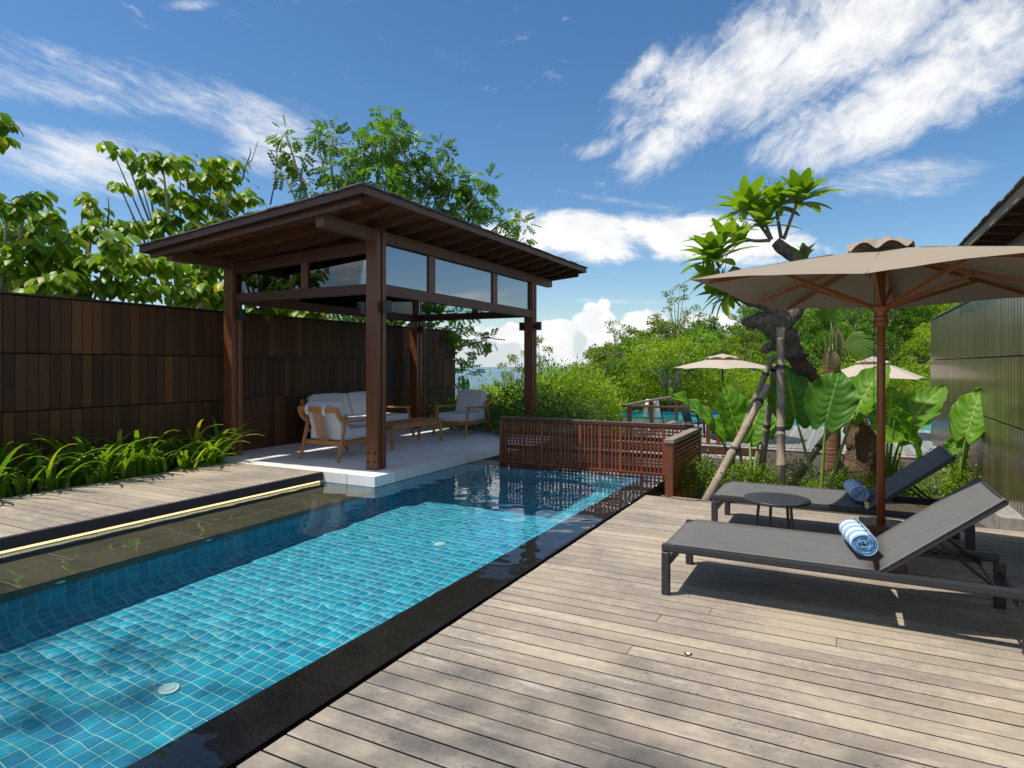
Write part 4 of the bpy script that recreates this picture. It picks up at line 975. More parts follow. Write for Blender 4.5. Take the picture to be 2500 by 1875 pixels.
def canopy_mesh(ends, za, edge_lift=.045, sag=.03, n=10, mseg=8, hole=.0):
    m = MB(); A = Vector((0, 0, za))
    for k in range(len(ends)):
        p, q = ends[k], ends[(k+1) % len(ends)]; base = len(m.v)
        for i in range(n+1):
            s = hole+(1-hole)*i/n
            for j in range(mseg+1):
                t = j/mseg; v = A+(p*(1-t)+q*t-A)*s; w = 4*t*(1-t); v.z += w*(edge_lift*s**3-sag*math.sin(math.pi*s)*.35*s); v.z += .012*math.sin(math.pi*s)+.007*s*mnoise.noise(Vector((v.x*5, v.y*5, 2))); m.v.append(tuple(v))
        for i in range(n):
            for j in range(mseg): a = base+i*(mseg+1)+j; m.f.append((a, a+1, a+mseg+2, a+mseg+1))
    return m
cm = canopy_mesh(ends, ZA, .012, .04, 12, 8).mesh('canopy', True)
add('canopy', cm, 'canvas', um)
for k, p in enumerate(ends):                                # hem pockets along the ridge seams
    add('rib', MB().bar((0.04*p.x, 0.04*p.y, ZA-.045), (p.x*.90, p.y*.90, p.z+(ZA-p.z)*.10-.045), .020, .030).mesh('rib'), 'pole', um)
    q = p*.55; q.z = ZA+(p.z-ZA)*.55-.048
    add('strut', MB().bar((p.normalized().x*.055, p.normalized().y*.055, 2.035), tuple(q), .020, .026).mesh('strut'), 'pole', um)
    add('seam', MB().bar((0.26*p.x, 0.26*p.y, ZA+(p.z-ZA)*.26+.014), (p.x*.995, p.y*.995, p.z+.004), .018, .006).mesh('seam'), 'canvas', um)
m = MB(); nseg, nr = 64, 5                                   # wavy vent cap
for i in range(nr+1):
    s = i/nr
    for j in range(nseg):
        a = TH+2*math.pi*j/nseg; sq = 1/max(abs(math.cos((j/nseg*2*math.pi) % (math.pi/2)-0)), abs(math.sin((j/nseg*2*math.pi) % (math.pi/2))))
        rad = .055+(.225-.055)*s*(min(1.22, sq)); lift = (.052*(.5-.5*math.cos(8*(2*math.pi*j/nseg)))**.75*(1+.5*mnoise.noise(Vector((j*.09, s, 3)))))*s+.006*mnoise.noise(Vector((j*.4, s*3, 1)))
        m.v.append((rad*math.cos(a), rad*math.sin(a), 2.560-.075*s*s-.015*s+lift))
for i in range(nr):
    for j in range(nseg): a = i*nseg+j; b = i*nseg+(j+1) % nseg; m.f.append((a, b, b+nseg, a+nseg))
i = len(m.v); m.v.append((0, 0, 2.566)); m.f += [(i, (j+1) % nseg, j) for j in range(nseg)]
add('vent_cap', m.mesh('vent_cap', True), 'canvas', um)
add('cord', MB().tube([(-.045, -.02, 2.30), (-.05, -.02, 1.2)], .0025, 5).mesh('cord'), 'black', um)
# ------------------------------------------------------------------ strap-leaved plants along the fence
def strap_meshes(n=10):
    out = []
    for s in range(n):
        L = rng.uniform(.60, 1.12); w = rng.uniform(.026, .040); m = MB(); k = 8; el0 = R(rng.uniform(54, 88)); bend = rng.uniform(0.6, 1.9); p = Vector((0, 0, 0)); el = el0; tw = rng.uniform(-.4, .4)
        for i in range(k+1):
            t = i/k; ww = w*min(1, .45+2.2*t)*(1-t**3.2)+.001
            c = Vector((math.sin(tw*t), math.cos(tw*t), 0)); up = Vector((-math.sin(el), 0, math.cos(el)))
            m.v += [tuple(p-c*ww+up*.006), tuple(p), tuple(p+c*ww+up*.006)]
            p = p+Vector((math.cos(el), 0, math.sin(el)))*(L/k); el -= bend*(.15+t)*1.25/k*1.6
        for i in range(k):
            a = i*3; m.f += [(a, a+1, a+4, a+3), (a+1, a+2, a+5, a+4)]
        me = m.mesh('leaf', True); me.materials.append(MAT['strap_leaf']); out.append(me)
    return out
SL = strap_meshes()
spots = []
y = 1.95; 
while y < 6.42:
    spots.append((-8.28+rng.uniform(-.10, .07), y+rng.uniform(-.09, .09), 0)); spots.append((-8.60+rng.uniform(-.10, .10), y+.11+rng.uniform(-.08, .08), 1)); y += .235
for x, y, back in spots:
    lab = 'strap leaved green plant in the back row of the bed, against the dark fence' if back else 'strap leaved green plant in the front row of the bed, arching over the side deck'
    e = empty('strap_plant', (x, y, .02), lab, 'plant', 'strap leaved plants in the bed by the fence')
    for k in range(int(rng.integers(13, 18))):
        a = rng.uniform(0, 2*math.pi)
        if not back and rng.random() < .45: a = rng.uniform(-.9, .9)
        s = rng.uniform(.55, 1.15)*(1.02 if back else .85); o = add('leaf', SL[int(rng.integers(len(SL)))], None, e, (rng.uniform(-.08, .08), rng.uniform(-.08, .08), 0), (rng.uniform(-.25, .25), rng.uniform(-.2, .25), a)); o.scale = (s, s, s)

# ------------------------------------------------------------------ small-leaved shrubs
def shrub_meshes(mat, n, leaves, size, r, flat, stems=5, seed=0, cl=None):
    V, F = [], []; pts = []; sm_ = MB()
    cl = cl or 26
    for k in range(cl):
        c, d = ball(1, (0, 0, r*flat*.55), r, flat, .5); c = c[0]; c[2] = abs(c[2])+.03; pts.append(c)
        if k % 3 == 0: sm_.tube([(c[0]*.1, c[1]*.1, 0), (c[0]*.5, c[1]*.5, c[2]*.6), tuple(c)], [.008, .006, .003], 5)
    pts = np.array(pts); idx = rng.integers(len(pts), size=leaves); off = rng.normal(size=(leaves, 3))*r*.20; pos = pts[idx]+off; pos[:, 2] = np.abs(pos[:, 2])
    T = unit(off+rng.normal(size=(leaves, 3))*r*.15+np.array([0, 0, r*.08])); N = unit(rng.normal(size=(leaves, 3))*.6+np.array([0, 0, 1.0]))
    v, f = scatter(*LEAF2, pos, T, N, rng.uniform(.7, 1.3, leaves)*size)
    return np_mesh('foliage', v, f, mat), sm_.mesh('stems')
def place_shrub(name, mesh, stem, loc, sc, rz, label, cat, group):
    e = empty(name, loc, label, cat, group, rz); o = add('foliage', mesh, None, e); o.scale = (sc, sc, sc*rng.uniform(.9, 1.1)); o2 = add('stems', stem, 'limb', e); o2.scale = o.scale; return e
BUSH = [shrub_meshes('bush', 0, 1150, .050, .34, 1.0) for _ in range(3)]
def s3(x, y): return 1480+x*.3707, 780+y*.3707
bush_spots = [(600,1110,7.95,.85,'yellow green shrub beside the lattice screen, left of the leaning bamboo'),(690,1000,8.9,.85,'yellow green shrub behind the foot of the leaning bamboo pole'),(850,1010,8.1,.80,'yellow green shrub just right of the leaning bamboo, over the far lounger foot'),
  (960,1000,8.3,.85,'yellow green shrub between leaning and upright bamboo poles'),(1070,1010,8.2,.75,'yellow green shrub against the left side of the upright bamboo'),(1230,990,8.9,.8,'dark green shrub right of the upright bamboo, under the big leaf'),
  (1330,1080,8.0,.5,'low shrub at the foot of the elephant ear stalks'),(1460,1050,8.3,.7,'small flowering shrub in front of the ringed palm trunk'),(1570,1060,8.2,.6,'small shrub in front of the gnarled trunk base'),(1710,1030,8.1,.62,'bright shrub behind the striped towel in the shade'),
  (1890,1010,9.0,.7,'shrub behind the pole of the big parasol'),(2010,1080,8.3,.7,'shrub under the raised back of the far lounger'),(2120,1120,8.0,.7,'shrub below the far lounger back, near the concrete kerb')]
for px, py, d, sc, lab in bush_spots:
    p = P(*s3(px, py), d); zb = -.06-.5*max(0, p.y-7.64)/9.2; b = BUSH[int(rng.integers(3))]
    place_shrub('shrub', b[0], b[1], (p.x, p.y, zb), sc, rng.uniform(0, 6), lab, 'shrub', 'low shrubs in the garden bed')
def q7(x, y): return 2180+x*.3917, 700+y*.3917
for px, py, d, sc, lab in [(420,1060,9.0,.75,'airy shrub against the plank wall behind the rightmost leaf stalks'),(550,1190,8.2,.62,'airy shrub on the plank wall right of the leaf stalks'),(650,1330,7.9,.6,'bright shrub growing over the concrete kerb by the plank wall'),(560,1420,8.1,.7,'low shrub left of the concrete kerb')]:
    p = P(*q7(px, py), d); b = BUSH[int(rng.integers(3))]
    place_shrub('shrub', b[0], b[1], (min(p.x, 1.36), p.y, max(-.06, p.z-.42)), sc, rng.uniform(0, 6), lab, 'shrub', 'low shrubs in the garden bed')

# ------------------------------------------------------------------ elephant ears
def ear_mesh(name, mat, droop=.25, fold=.18, wav=.03, W_=.40, curl=0.0, bend=0.0, seed=0):
    nu, nv = 26, 18; V, F, UV = [], [], []
    for i in range(nu+1):
        u = i/nu; uu = u
        hw = W_*(max(0, math.sin(math.pi*min(1, (uu*.93+.07))**.78))**.72)*(1.0-.12*uu)
        for j in range(nv+1):
            v = -1+2*j/nv; back = 0
            x = u; lob = -.20*(abs(v)**1.6)*(1-u)**3*1.0 if abs(v) > .08 else 0
            y = v*W_*(.74+.26*math.sin(min(1, u/.38)*math.pi/2) if u < .38 else max(0, 1-((u-.38)/.62)**1.9))**.95
            x0 = -.25*math.sin(math.pi*min(1, abs(v)**.85*1.0))**.9 if abs(v) > .001 else 0
            x = x0+(1-x0)*u
            z = fold*abs(y)-droop*u*u*.55+wav*math.sin(u*26+(1.5 if v > 0 else 0))*abs(v)**2.5+.012*math.sin(u*8.5*6.28-abs(v)*22)*(1-abs(v))*abs(v)*2 - curl*abs(v)**2*.2
            sc_ = 1+.022*math.sin(u*34+seed)*abs(v)**3
            q_ = Vector((x*3.1+seed, y*3.1, seed*1.7)); z += .045*mnoise.noise(q_)+.030*math.sin(u*19+seed+(2 if v > 0 else 0))*abs(v)**3
            V.append((x, y*sc_+bend*u*u, z)); UV.append((u, v*.5))
    for i in range(nu):
        for j in range(nv): a = i*(nv+1)+j; F.append((a, a+nv+1, a+nv+2, a+1))
    me = np_mesh(name, V, F, mat, True); ul = me.uv_layers.new(name='UVMap'); li = np.empty(len(me.loops), dtype=np.int32); me.loops.foreach_get('vertex_index', li)
    ul.data.foreach_set('uv', np.array(UV, dtype=np.float32)[li].ravel()); return me
EARS = [ear_mesh('leaf_blade', 'ear', .22, .16, .035, .40, 0, .05, 1), ear_mesh('leaf_blade', 'ear', .35, .30, .045, .36, 0, -.07, 2), ear_mesh('leaf_blade', 'ear_dark', .25, .15, .025, .42, 0, .03, 3), ear_mesh('leaf_blade', 'ear', .15, .45, .06, .30, 0, .08, 4), ear_mesh('leaf_blade', 'ear_dark', .30, .20, .03, .43, 0, -.05, 5), ear_mesh('leaf_blade', 'ear', .28, .22, .05, .38, 0, .09, 6)]
def basis(T, N):
    T = Vector(T).normalized(); N = Vector(N); B = N.cross(T).normalized(); N = T.cross(B); return Matrix((T, B, N)).transposed()
def ear_leaf(parent, me, base, tip, face, scale_w=1.0, root=None, label=None, rad=.018):
    base, tip = Vector(base), Vector(tip); T = tip-base; L = T.length; M3 = basis(T, face)
    st_pts = None
    if root is not None:
        r_ = Vector(root); mid = r_*.45+base*.55+Vector((0, 0, .10)); pts = [r_]
        for k in range(1, 9): t = k/8; pts.append(r_*(1-t)**2+mid*2*t*(1-t)+(base+T*.02)*t*t)
        sk = add('leaf_stalk', MB().tube([tuple(p-parent.location) for p in pts], [rad*(1.5-.9*k/8) for k in range(9)], 8).mesh('leaf_stalk', True), 'stalk', parent)
    o = add('leaf_blade', me, None, parent, base-parent.location); o.rotation_euler = M3.to_euler(); o.scale = (L, L*scale_w, L)
    return o
CAMV = Vector((0, 0, CAM_H))
def toward_cam(p, up=.3, side=0.0):
    v = (CAMV-Vector(p)).normalized(); return v+Vector((CS*side, SN*side, up))
def plant(name, root, label): return empty(name, root, label, 'plant', 'elephant ear plants in the garden bed')
def E_(pl, me, bpx, tpx, d, root, up=.3, side=0., sw=1.0, dt=0., fl=1):
    b = P(*s3(*bpx), d); t = P(*s3(*tpx), d+dt); f = toward_cam(b, up, side)*fl
    return ear_leaf(pl, EARS[me], b, t, f, sw, root)
def gz(p): return Vector((p.x, p.y, -.06-.5*max(0, p.y-7.64)/9.2))
r1 = gz(P(*s3(905, 980), 9.2)); pa = plant('elephant_ear', r1, 'elephant ear with a long drooping leaf, left, by the lattice corner')
E_(pa, 5, (722, 735), (455, 418), 9.0, r1, .8, 2.3, .95, .1); E_(pa, 1, (868, 745), (766, 408), 9.1, r1, .15, .55, 1.0); E_(pa, 0, (940, 760), (1050, 500), 9.7, r1+Vector((.1, .1, 0)), .2, -.2, 1.15)
E_(pa, 0, (1010, 770), (1130, 600), 9.9, r1+Vector((.12, 0, 0)), .3, -.6, 1.1)
r2 = gz(P(*s3(1395, 1080), 8.05)); pb = plant('elephant_ear', r2, 'elephant ear with the two largest dark leaves, behind the upright bamboo')
E_(pb, 2, (1243, 640), (1190, 300), 8.6, r2, .1, .0, 1.05); E_(pb, 4, (1447, 655), (1525, 318), 8.0, r2+Vector((.03, 0, 0)), .15, .12, 1.08); E_(pb, 1, (1640, 605), (1800, 255), 8.2, r2+Vector((.08, .02, 0)), .25, -.75, .95)
r3 = gz(P(*s3(1845, 1050), 9.0)); pc = plant('elephant_ear', r3, 'elephant ear with pale sunlit leaves behind the parasol pole')
E_(pc, 0, (1855, 720), (1890, 440), 9.3, r3, .35, -.35, 1.15); E_(pc, 1, (1985, 700), (2195, 392), 9.0, r3+Vector((.05, 0, 0)), .5, -.5, .9); E_(pc, 5, (1945, 790), (1620, 715), 8.8, r3, 1.3, -.3, .75); E_(pc, 1, (1900, 640), (2140, 890), 8.7, r3, .9, .5, .72)
r4 = P(*q7(325, 1270), 8.2); r4.z = -.05; pd = plant('elephant_ear', r4, 'elephant ear with one tall glowing leaf in front of the plank wall')
def E7(pl, me, bpx, tpx, d, root, up=.3, side=0., sw=1.0, dt=0.):
    b = P(*q7(*bpx), d); t = P(*q7(*tpx), d+dt); return ear_leaf(pl, EARS[me], b, t, toward_cam(b, up, side), sw, root)
E7(pd, 5, (462, 905), (560, 622), 8.0, r4+Vector((.12, -.05, 0)), .35, -.45, 1.0); E7(pd, 1, (420, 945), (330, 1060), 8.1, r4, .6, .3, .9); E7(pd, 1, (500, 900), (470, 1010), 8.15, r4+Vector((.12, 0, 0)), .1, .9, .9)
E7(pd, 0, (150, 1030), (215, 1290), 8.5, None, .6, .4, .2)

# ------------------------------------------------------------------ frangipani
fb = P(*s3(1650, 1065), 8.55); fb.z = -.08
fr = empty('frangipani_tree', fb, 'gnarled leaning frangipani tree with leaf rosettes, propped by bamboo poles', 'tree')
def F(px, py, d): return P(px, py, d)
def r7(x, y): return 1600+x*.40687, 380+y*.40687
def wob(pts, rad, parent, name, mat, n=14, j=.22, nz_=7, res=5):
    Q, RR = [], []
    for k in range(len(pts)-1):
        for t in np.linspace(0, 1, res, endpoint=False):
            p0, p1, p2, p3 = [Vector(pts[min(max(i, 0), len(pts)-1)]) for i in (k-1, k, k+1, k+2)]
            q = .5*((2*p1)+(p2-p0)*t+(2*p0-5*p1+4*p2-p3)*t*t+(3*p1-p0-3*p2+p3)*t**3); Q.append(q-parent.location); RR.append(rad[k]*(1-t)+rad[k+1]*t)
    Q.append(Vector(pts[-1])-parent.location); RR.append(rad[-1]); me = MB().tube([tuple(q) for q in Q], RR, n, True, j, nz_).mesh(name, True)
    return add(name, me, mat, parent)
trunk = [F(*s3(1650, 1080), 8.5), F(*s3(1655, 1000), 8.5), F(*s3(1690, 880), 8.5), F(*s3(1665, 760), 8.55), F(*s3(1620, 640), 8.6), F(*s3(1480, 500), 8.7), F(*s3(1350, 385), 8.7), F(*s3(1245, 240), 8.7), F(*s3(1185, 110), 8.7), F(*s3(1120, 30), 8.65)]
wob(trunk, [.28, .24, .22, .18, .13, .105, .10, .125, .14, .13], fr, 'trunk', 'burl', 20, .30, 9, 7)
wob([F(*s3(1240, 250), 8.7), F(*s3(1170, 120), 8.65), F(*s3(1085, 30), 8.6), F(*s3(1000, 10), 8.6), F(*s3(900, 20), 8.55)], [.10, .155, .155, .11, .045], fr, 'limb', 'bark', 18, .28, 8, 6)
wob([F(*s3(1150, 60), 8.6), F(1893, 765, 8.55), F(1862, 742, 8.5), F(1820, 728, 8.45), F(1785, 705, 8.4)], [.13, .105, .075, .08, .10], fr, 'limb', 'bark', 14, .25, 9, 6)
wob([F(1905, 790, 8.65), F(1935, 765, 8.7), F(1965, 720, 8.8), F(1968, 670, 8.85), F(1945, 635, 8.85), F(1915, 610, 8.85), F(1893, 592, 8.85)], [.15, .12, .10, .085, .075, .085, .07], fr, 'limb', 'bark', 14, .22, 9, 6)
wob([F(1935, 640, 8.9), F(1958, 622, 8.95), F(1972, 606, 8.95)], [.05, .085, .06], fr, 'knob', 'bark', 12, .3, 9, 5)
wob([F(1790, 712, 8.4), F(1788, 685, 8.4), F(1800, 655, 8.4)], [.10, .12, .07], fr, 'knob', 'bark', 12, .3, 9, 5)
wob([F(*s3(1100, 170), 8.55), F(*s3(1060, 195), 8.5), F(*s3(1040, 200), 8.45)], [.07, .06, .045], fr, 'knob', 'bark', 10, .35, 9, 4)
def fl_meshes():
    out = []
    for s in range(5):
        m = MB(); k = 7; L = 1.0; w = rng.uniform(.145, .185); dr = rng.uniform(.02, .26)
        for i in range(k+1):
            t = i/k; ww = w*(math.sin(math.pi*min(1, t*.9+.06)**.85)**.8)+.004; z = .10*math.sin(t*2)-dr*t*t
            m.v += [(t, -ww, z+.20*ww), (t, 0, z), (t, ww, z+.20*ww)]
        for i in range(k): a = 3*i; m.f += [(a, a+1, a+4, a+3), (a+1, a+2, a+5, a+4)]
        me = m.mesh('leaf', True); me.materials.append(MAT['frangipani']); out.append(me)
    return out
FL = fl_meshes()
def rosette(pt, axis, n, size, parent):
    ax = Vector(axis).normalized(); p = Vector(pt)-parent.location; h = ax.orthogonal().normalized(); h2 = ax.cross(h)
    n = int(n*1.25); size *= 1.16
    for k in range(n):
        a = k*2.399+rng.uniform(-.2, .2); t = k/n; el = 1.05-1.15*t+rng.uniform(-.12, .12); d = ax*math.sin(el)+(h*math.cos(a)+h2*math.sin(a))*math.cos(el)
        M3 = basis(d, ax+d*-.1+Vector((0, 0, .4))); o = add('leaf', FL[int(rng.integers(5))], None, parent, p-ax*(.02+.09*t)); o.rotation_euler = M3.to_euler(); s = size*rng.uniform(.72, 1.1)*(.72+.35*min(1, t*2)); o.scale = (s, s, s)
def stick(a, b, r0=.022, r1=.015, sag=.0):
    a, b = Vector(a), Vector(b); m_ = (a+b)/2+Vector((0, 0, sag)); wob([a, m_, b], [r0, (r0+r1)/2, r1], fr, 'branch', 'limb', 8, .08, 10, 4)
C0 = F(1885, 590, 8.85)
def r8_(x, y): return 1600+x*.229, 400+y*.229         # crop (1600,400)-(2080,780)
for (bx, by), (tx, ty), d, n, sz, ax in [((1370, 800), (1535, 345), 8.9, 24, .45, (.15, 0, 1)), ((1340, 790), (1275, 400), 8.95, 18, .36, (0, .2, 1)), ((1240, 805), (1155, 600), 8.8, 16, .40, (.1, -.3, 1)), ((1225, 800), (960, 440), 8.9, 22, .45, (-.25, 0, 1)),
                                 ((1220, 815), (885, 780), 8.75, 15, .33, (-.7, 0, .8))]:
    b = P(*r8_(bx, by), 8.85); t = P(*r8_(tx, ty), d); stick(b, t, .026, .018, -.03 if by > 810 else .0); rosette(t, ax, n, sz, fr)
for (tx, ty), d, n, sz, ax, fr_ in [((610, 960), 8.3, 24, .45, (-.2, -.1, 1), (690, 1110)), ((690, 1360), 8.35, 18, .38, (-.8, -.2, .2), (740, 1330)), ((560, 1190), 8.35, 14, .34, (-.6, -.1, .5), (680, 1150)), ((1585, 985), 8.9, 7, .30, (.3, -.2, 1), (1560, 1010)), ((730, 760), 8.4, 8, .42, (.1, 0, 1), (690, 900)), ((800, 1400), 8.4, 8, .30, (-.2, 0, -1), (790, 1350))]:
    t = P(*r8_(tx, ty), d); b = P(*r8_(*fr_), d+.05); stick(b, t, .022, .016); rosette(t, ax, n, sz, fr)
for px_, py_, n in ((1225, 205, 5), (600, 790, 4), (1240, 375, 3)):
    p = P(*r8_(px_, py_), 8.85)-fr.location; m = MB()
    for k in range(n*4):
        a = rng.uniform(0, 6.28); q = p+Vector((rng.uniform(-.06, .06), rng.uniform(-.06, .06), rng.uniform(-.03, .06))); d1 = Vector((math.cos(a), math.sin(a), .5))*.03; d2 = d1.cross(Vector((0, 0, 1)))*.4; i = len(m.v); m.v += [tuple(q), tuple(q+d1*.6+d2), tuple(q+d1), tuple(q+d1*.6-d2)]; m.f.append((i, i+1, i+2, i+3))
    add('flower_cluster', m.mesh('flower_cluster'), 'flower', fr)
# bamboo props and their straps
def bamboo(a, b, r, label):
    a, b = Vector(a), Vector(b); gz_ = (0.0 if a.y < 7.6 else -.08-.5*max(0, a.y-7.64)/9.2)
    a = a+(a-b)*((a.z-gz_)/(b.z-a.z)); e = empty('bamboo_pole', a, label, 'pole', 'bamboo poles propping the frangipani'); d = b-a; L = d.length; pts, rad, rings = [], [], []; s = 0; k = 0
    seg = .42
    pts.append((0, 0, 0)); rad.append(r*1.1)
    while s+seg*.6 < L:
        s += seg*rng.uniform(.85, 1.15); s_ = min(s, L-.02)
        for o_, f_ in ((-.018, .97), (-.008, 1.10), (.008, 1.10), (.018, .95)): pts.append(tuple(d*((s_+o_)/L))); rad.append(r*f_*(1.05-.12*s_/L))
        rings.append(s_)
    pts.append(tuple(d)); rad.append(r*.92); add('culm', MB().tube(pts, rad, 14).mesh('culm', True), 'bamboo', e)
    for s_ in rings[1:4:2]: q = d*(s_/L); add('strap', MB().tube([tuple(d*((s_+.05)/L)), tuple(d*((s_+.09)/L))], r*1.12, 14).mesh('strap'), 'rope', e)
    return e
def at_g(px, py, d):
    p = P(*s3(px, py), d); return p
bamboo(at_g(655, 1200, 7.55), at_g(1063, 440, 8.5), .052, 'thick bamboo pole leaning right from the lounger foot to the trunk')
bamboo(at_g(1153, 1110, 8.0), at_g(1147, 55, 8.25), .054, 'upright bamboo pole standing in front of the frangipani trunk')
bamboo(at_g(905, 720, 9.0), at_g(1095, 245, 8.8), .045, 'thin bamboo pole leaning behind the thick one, tops meeting at trunk')
bamboo(at_g(1030, 930, 9.2), at_g(1110, 300, 8.9), .048, 'near vertical bamboo pole between thick leaning pole and upright pole')
bamboo(at_g(1240, 1070, 8.8), at_g(1480, 720, 9.2), .048, 'dark bamboo pole leaning right behind the elephant ear stalks')
for k, (px_, py_) in enumerate(((1260, 250), (1255, 262), (1300, 345), (1310, 360))):
    p = P(*s3(px_, py_), 8.68); wob([p+Vector((-.15, -.08, .03)), p+Vector((0, -.165, -.01)), p+Vector((.15, -.06, .05))], [.012, .012, .012], fr, 'strap', 'rope', 6, .0, 1, 4)
# fan palm
pb_ = P(*s3(1490, 1000), 10.2); pb_.z = -.3
pm = empty('fan_palm', pb_, 'fan palm with ringed trunk and dry hanging fronds behind the elephant ears', 'palm')
wobp = [P(*s3(1490, 1040), 10.2), P(*s3(1493, 760), 10.2), P(*s3(1490, 500), 10.2), P(*s3(1485, 300), 10.2)]
wob(wobp, [.125, .115, .10, .13], pm, 'trunk', 'palm_bark', 14, .06, 12, 12)
top = P(*s3(1488, 180), 10.2)
m = MB()
for k in range(14):
    a = k*.9; p = top-pm.location+Vector((.05*math.cos(a), .05*math.sin(a), -.35+.05*k*.5)); m.tube([tuple(p+Vector((0, 0, -.25))), tuple(p+Vector((.06*math.cos(a), .06*math.sin(a), .25)))], [.03, .02], 5)
add('crown_shaft', m.mesh('crown_shaft'), 'palm_leaf', pm)
def fan(tip_px, base_px, d, mat, n=22, spread=1.0, L=.75, name='frond', droop=.2, dt=0.):
    b = P(*s3(*base_px), d); t = P(*s3(*tip_px), d+dt); ax = (t-b); Lx = ax.length; ax.normalize(); c = (CAMV-b).normalized(); sd = ax.cross(c).normalized(); m = MB(); o = b-pm.location
    m.tube([tuple(top-pm.location), tuple((top-pm.location+o)/2+Vector((0, 0, .1))), tuple(o)], [.014, .011, .009], 5)
    for k in range(n):
        a = (k/(n-1)-.5)*2*spread; dd = ax*math.cos(a)+sd*math.sin(a); l = Lx*(1-.22*abs(a)/spread)*rng.uniform(.9, 1.05); w = .011; e2 = dd.cross(c).normalized(); pts = [o, o+dd*l*.55+Vector((0, 0, .02)), o+dd*l+Vector((0, 0, -droop*l))]
        i = len(m.v); m.v += [tuple(pts[0]), tuple(pts[1]-e2*w), tuple(pts[1]+e2*w+c*.01), tuple(pts[2])]; m.f += [(i, i+1, i+2), (i+1, i+3, i+2)]
    return add(name, m.mesh(name), mat, pm)
fan((1830, 150), (1545, 178), 10.1, 'palm_leaf', 26, .75, dt=-.3); fan((1400, -150), (1480, 20), 10.3, 'palm_leaf', 24, .8)
fan((1580, 230), (1510, 30), 10.1, 'dry_frond', 7, .15, droop=.5); fan((1420, 300), (1465, 210), 10.1, 'dry_frond', 6, .3, droop=.5)
fan((1510, 330), (1492, 200), 10.05, 'dry_frond', 10, .5, droop=.3)
tw = MB()
for k in range(5): tw.tube([(-1.95+k*.05, 7.66+.02*math.sin(k*3), .008), (-1.75+k*.06, 7.60+.03*math.cos(k*2), .014), (-1.50+k*.03, 7.63, .008)], .006, 5)
tag(add('dry_twigs', tw.mesh('dry_twigs'), 'dry_frond', None), 'few orange brown dry twigs lying at the foot of the lattice', 'twig')
# ------------------------------------------------------------------ trees
def tree_obj(name, loc, label, cat='tree', group=None): return empty(name, loc, label, cat, group)
def limbs(parent, base, clumps, r0, mat, split=3, seed=0, name='trunk', top=None):
    m = MB(); b = Vector((0, 0, 0)); cs = [Vector(c)-Vector(base) for c in clumps]; cen = sum(cs, Vector())/len(cs)
    H = cen.z*.55; fork = Vector((cen.x*.25, cen.y*.25, max(.5, H))); m.tube([tuple(b), tuple(b.lerp(fork, .5)+Vector((.1, .05, 0))), tuple(fork)], [r0, r0*.8, r0*.65], 9, True, .1, 2)
    for k, c in enumerate(cs):
        mid = fork.lerp(c, .5)+Vector((rng.uniform(-.25, .25), rng.uniform(-.25, .25), rng.uniform(-.1, .3))); rr_ = r0*rng.uniform(.16, .30); m.tube([tuple(fork), tuple(fork.lerp(mid, .5)+Vector((0, 0, .1))), tuple(mid), tuple(mid.lerp(c, .6)), tuple(c)], [r0*.4, rr_, rr_*.8, rr_*.55, rr_*.3], 6)
    return add(name, m.mesh(name, True), mat, parent)
def broad_crown(parent, base, clumps, per, size):
    pos, T, N, sz = [], [], [], []
    for c, r in clumps:
        c = np.array(Vector(c)-Vector(base)); ntw = max(2, int(per*(r/.6)**2*.22))
        for t in range(ntw):
            d = unit(rng.normal(size=3)); d[2] = d[2]*.6+.15; tipp = c+d*r*rng.uniform(.45, 1.0); k = int(rng.integers(5, 9))
            for q in range(k):
                a = q*2.4+rng.uniform(0, .6); h = np.array([math.cos(a), math.sin(a), 0]); pp = tipp-d*.05*q+h*.05; dirn = h*1.0+d*.35+np.array([0, 0, -.75-.3*rng.random()]); nrm = h*.6+np.array([0, 0, .9])+rng.normal(size=3)*.2
                pos.append(pp); T.append(dirn); N.append(nrm); sz.append(size*rng.uniform(.65, 1.2))
    v, f = scatter(*LEAF_BROAD, np.array(pos), np.array(T), np.array(N), np.array(sz)); return add('crown', np_mesh('crown', v, f, 'teak_leaf', True), None, parent)
def clumps_of(lst, dd=0.5):
    out = []
    for px, py, rp, d in lst:
        d2 = d+rng.uniform(-dd, dd); out.append((P(px, py, d2), rp/FPX*d2))
    return out
def big_leaf_tree(base, lst, label, name='broadleaf_tree', r0=.16, size=.225, per=108):
    base = Vector(base); base.z = ground_z(base.x, base.y); e = tree_obj(name, base, label, 'tree', 'large leaved trees behind the plank fence'); cl = clumps_of(lst); limbs(e, base, [c for c, r in cl], r0, 'pale_bark'); broad_crown(e, base, cl, per, size); return e
big_leaf_tree((-12.6, 4.9, 0), [(20,500,55,10),(70,480,50,10),(45,560,70,10.2),(115,520,45,10.3),(15,620,70,10),(95,610,70,10.5),(60,680,80,10),(150,570,50,10.5),(30,730,70,9.8),(130,690,75,10),(-60,600,90,10),(-50,690,110,10)], 'large leaved tree behind the left end of the fence, at the photo edge')
big_leaf_tree((-12.9, 6.6, 0), [(215,560,55,10.8),(180,640,70,10.5),(255,640,65,10.5),(290,595,60,10.3),(230,510,30,11),(200,700,75,10.3),(280,690,75,10.2),(340,640,60,10.8),(350,700,70,10.3),(310,545,45,11.5),(205,480,25,11)], 'large leaved tree behind the middle of the left fence run, with bare upright twig')
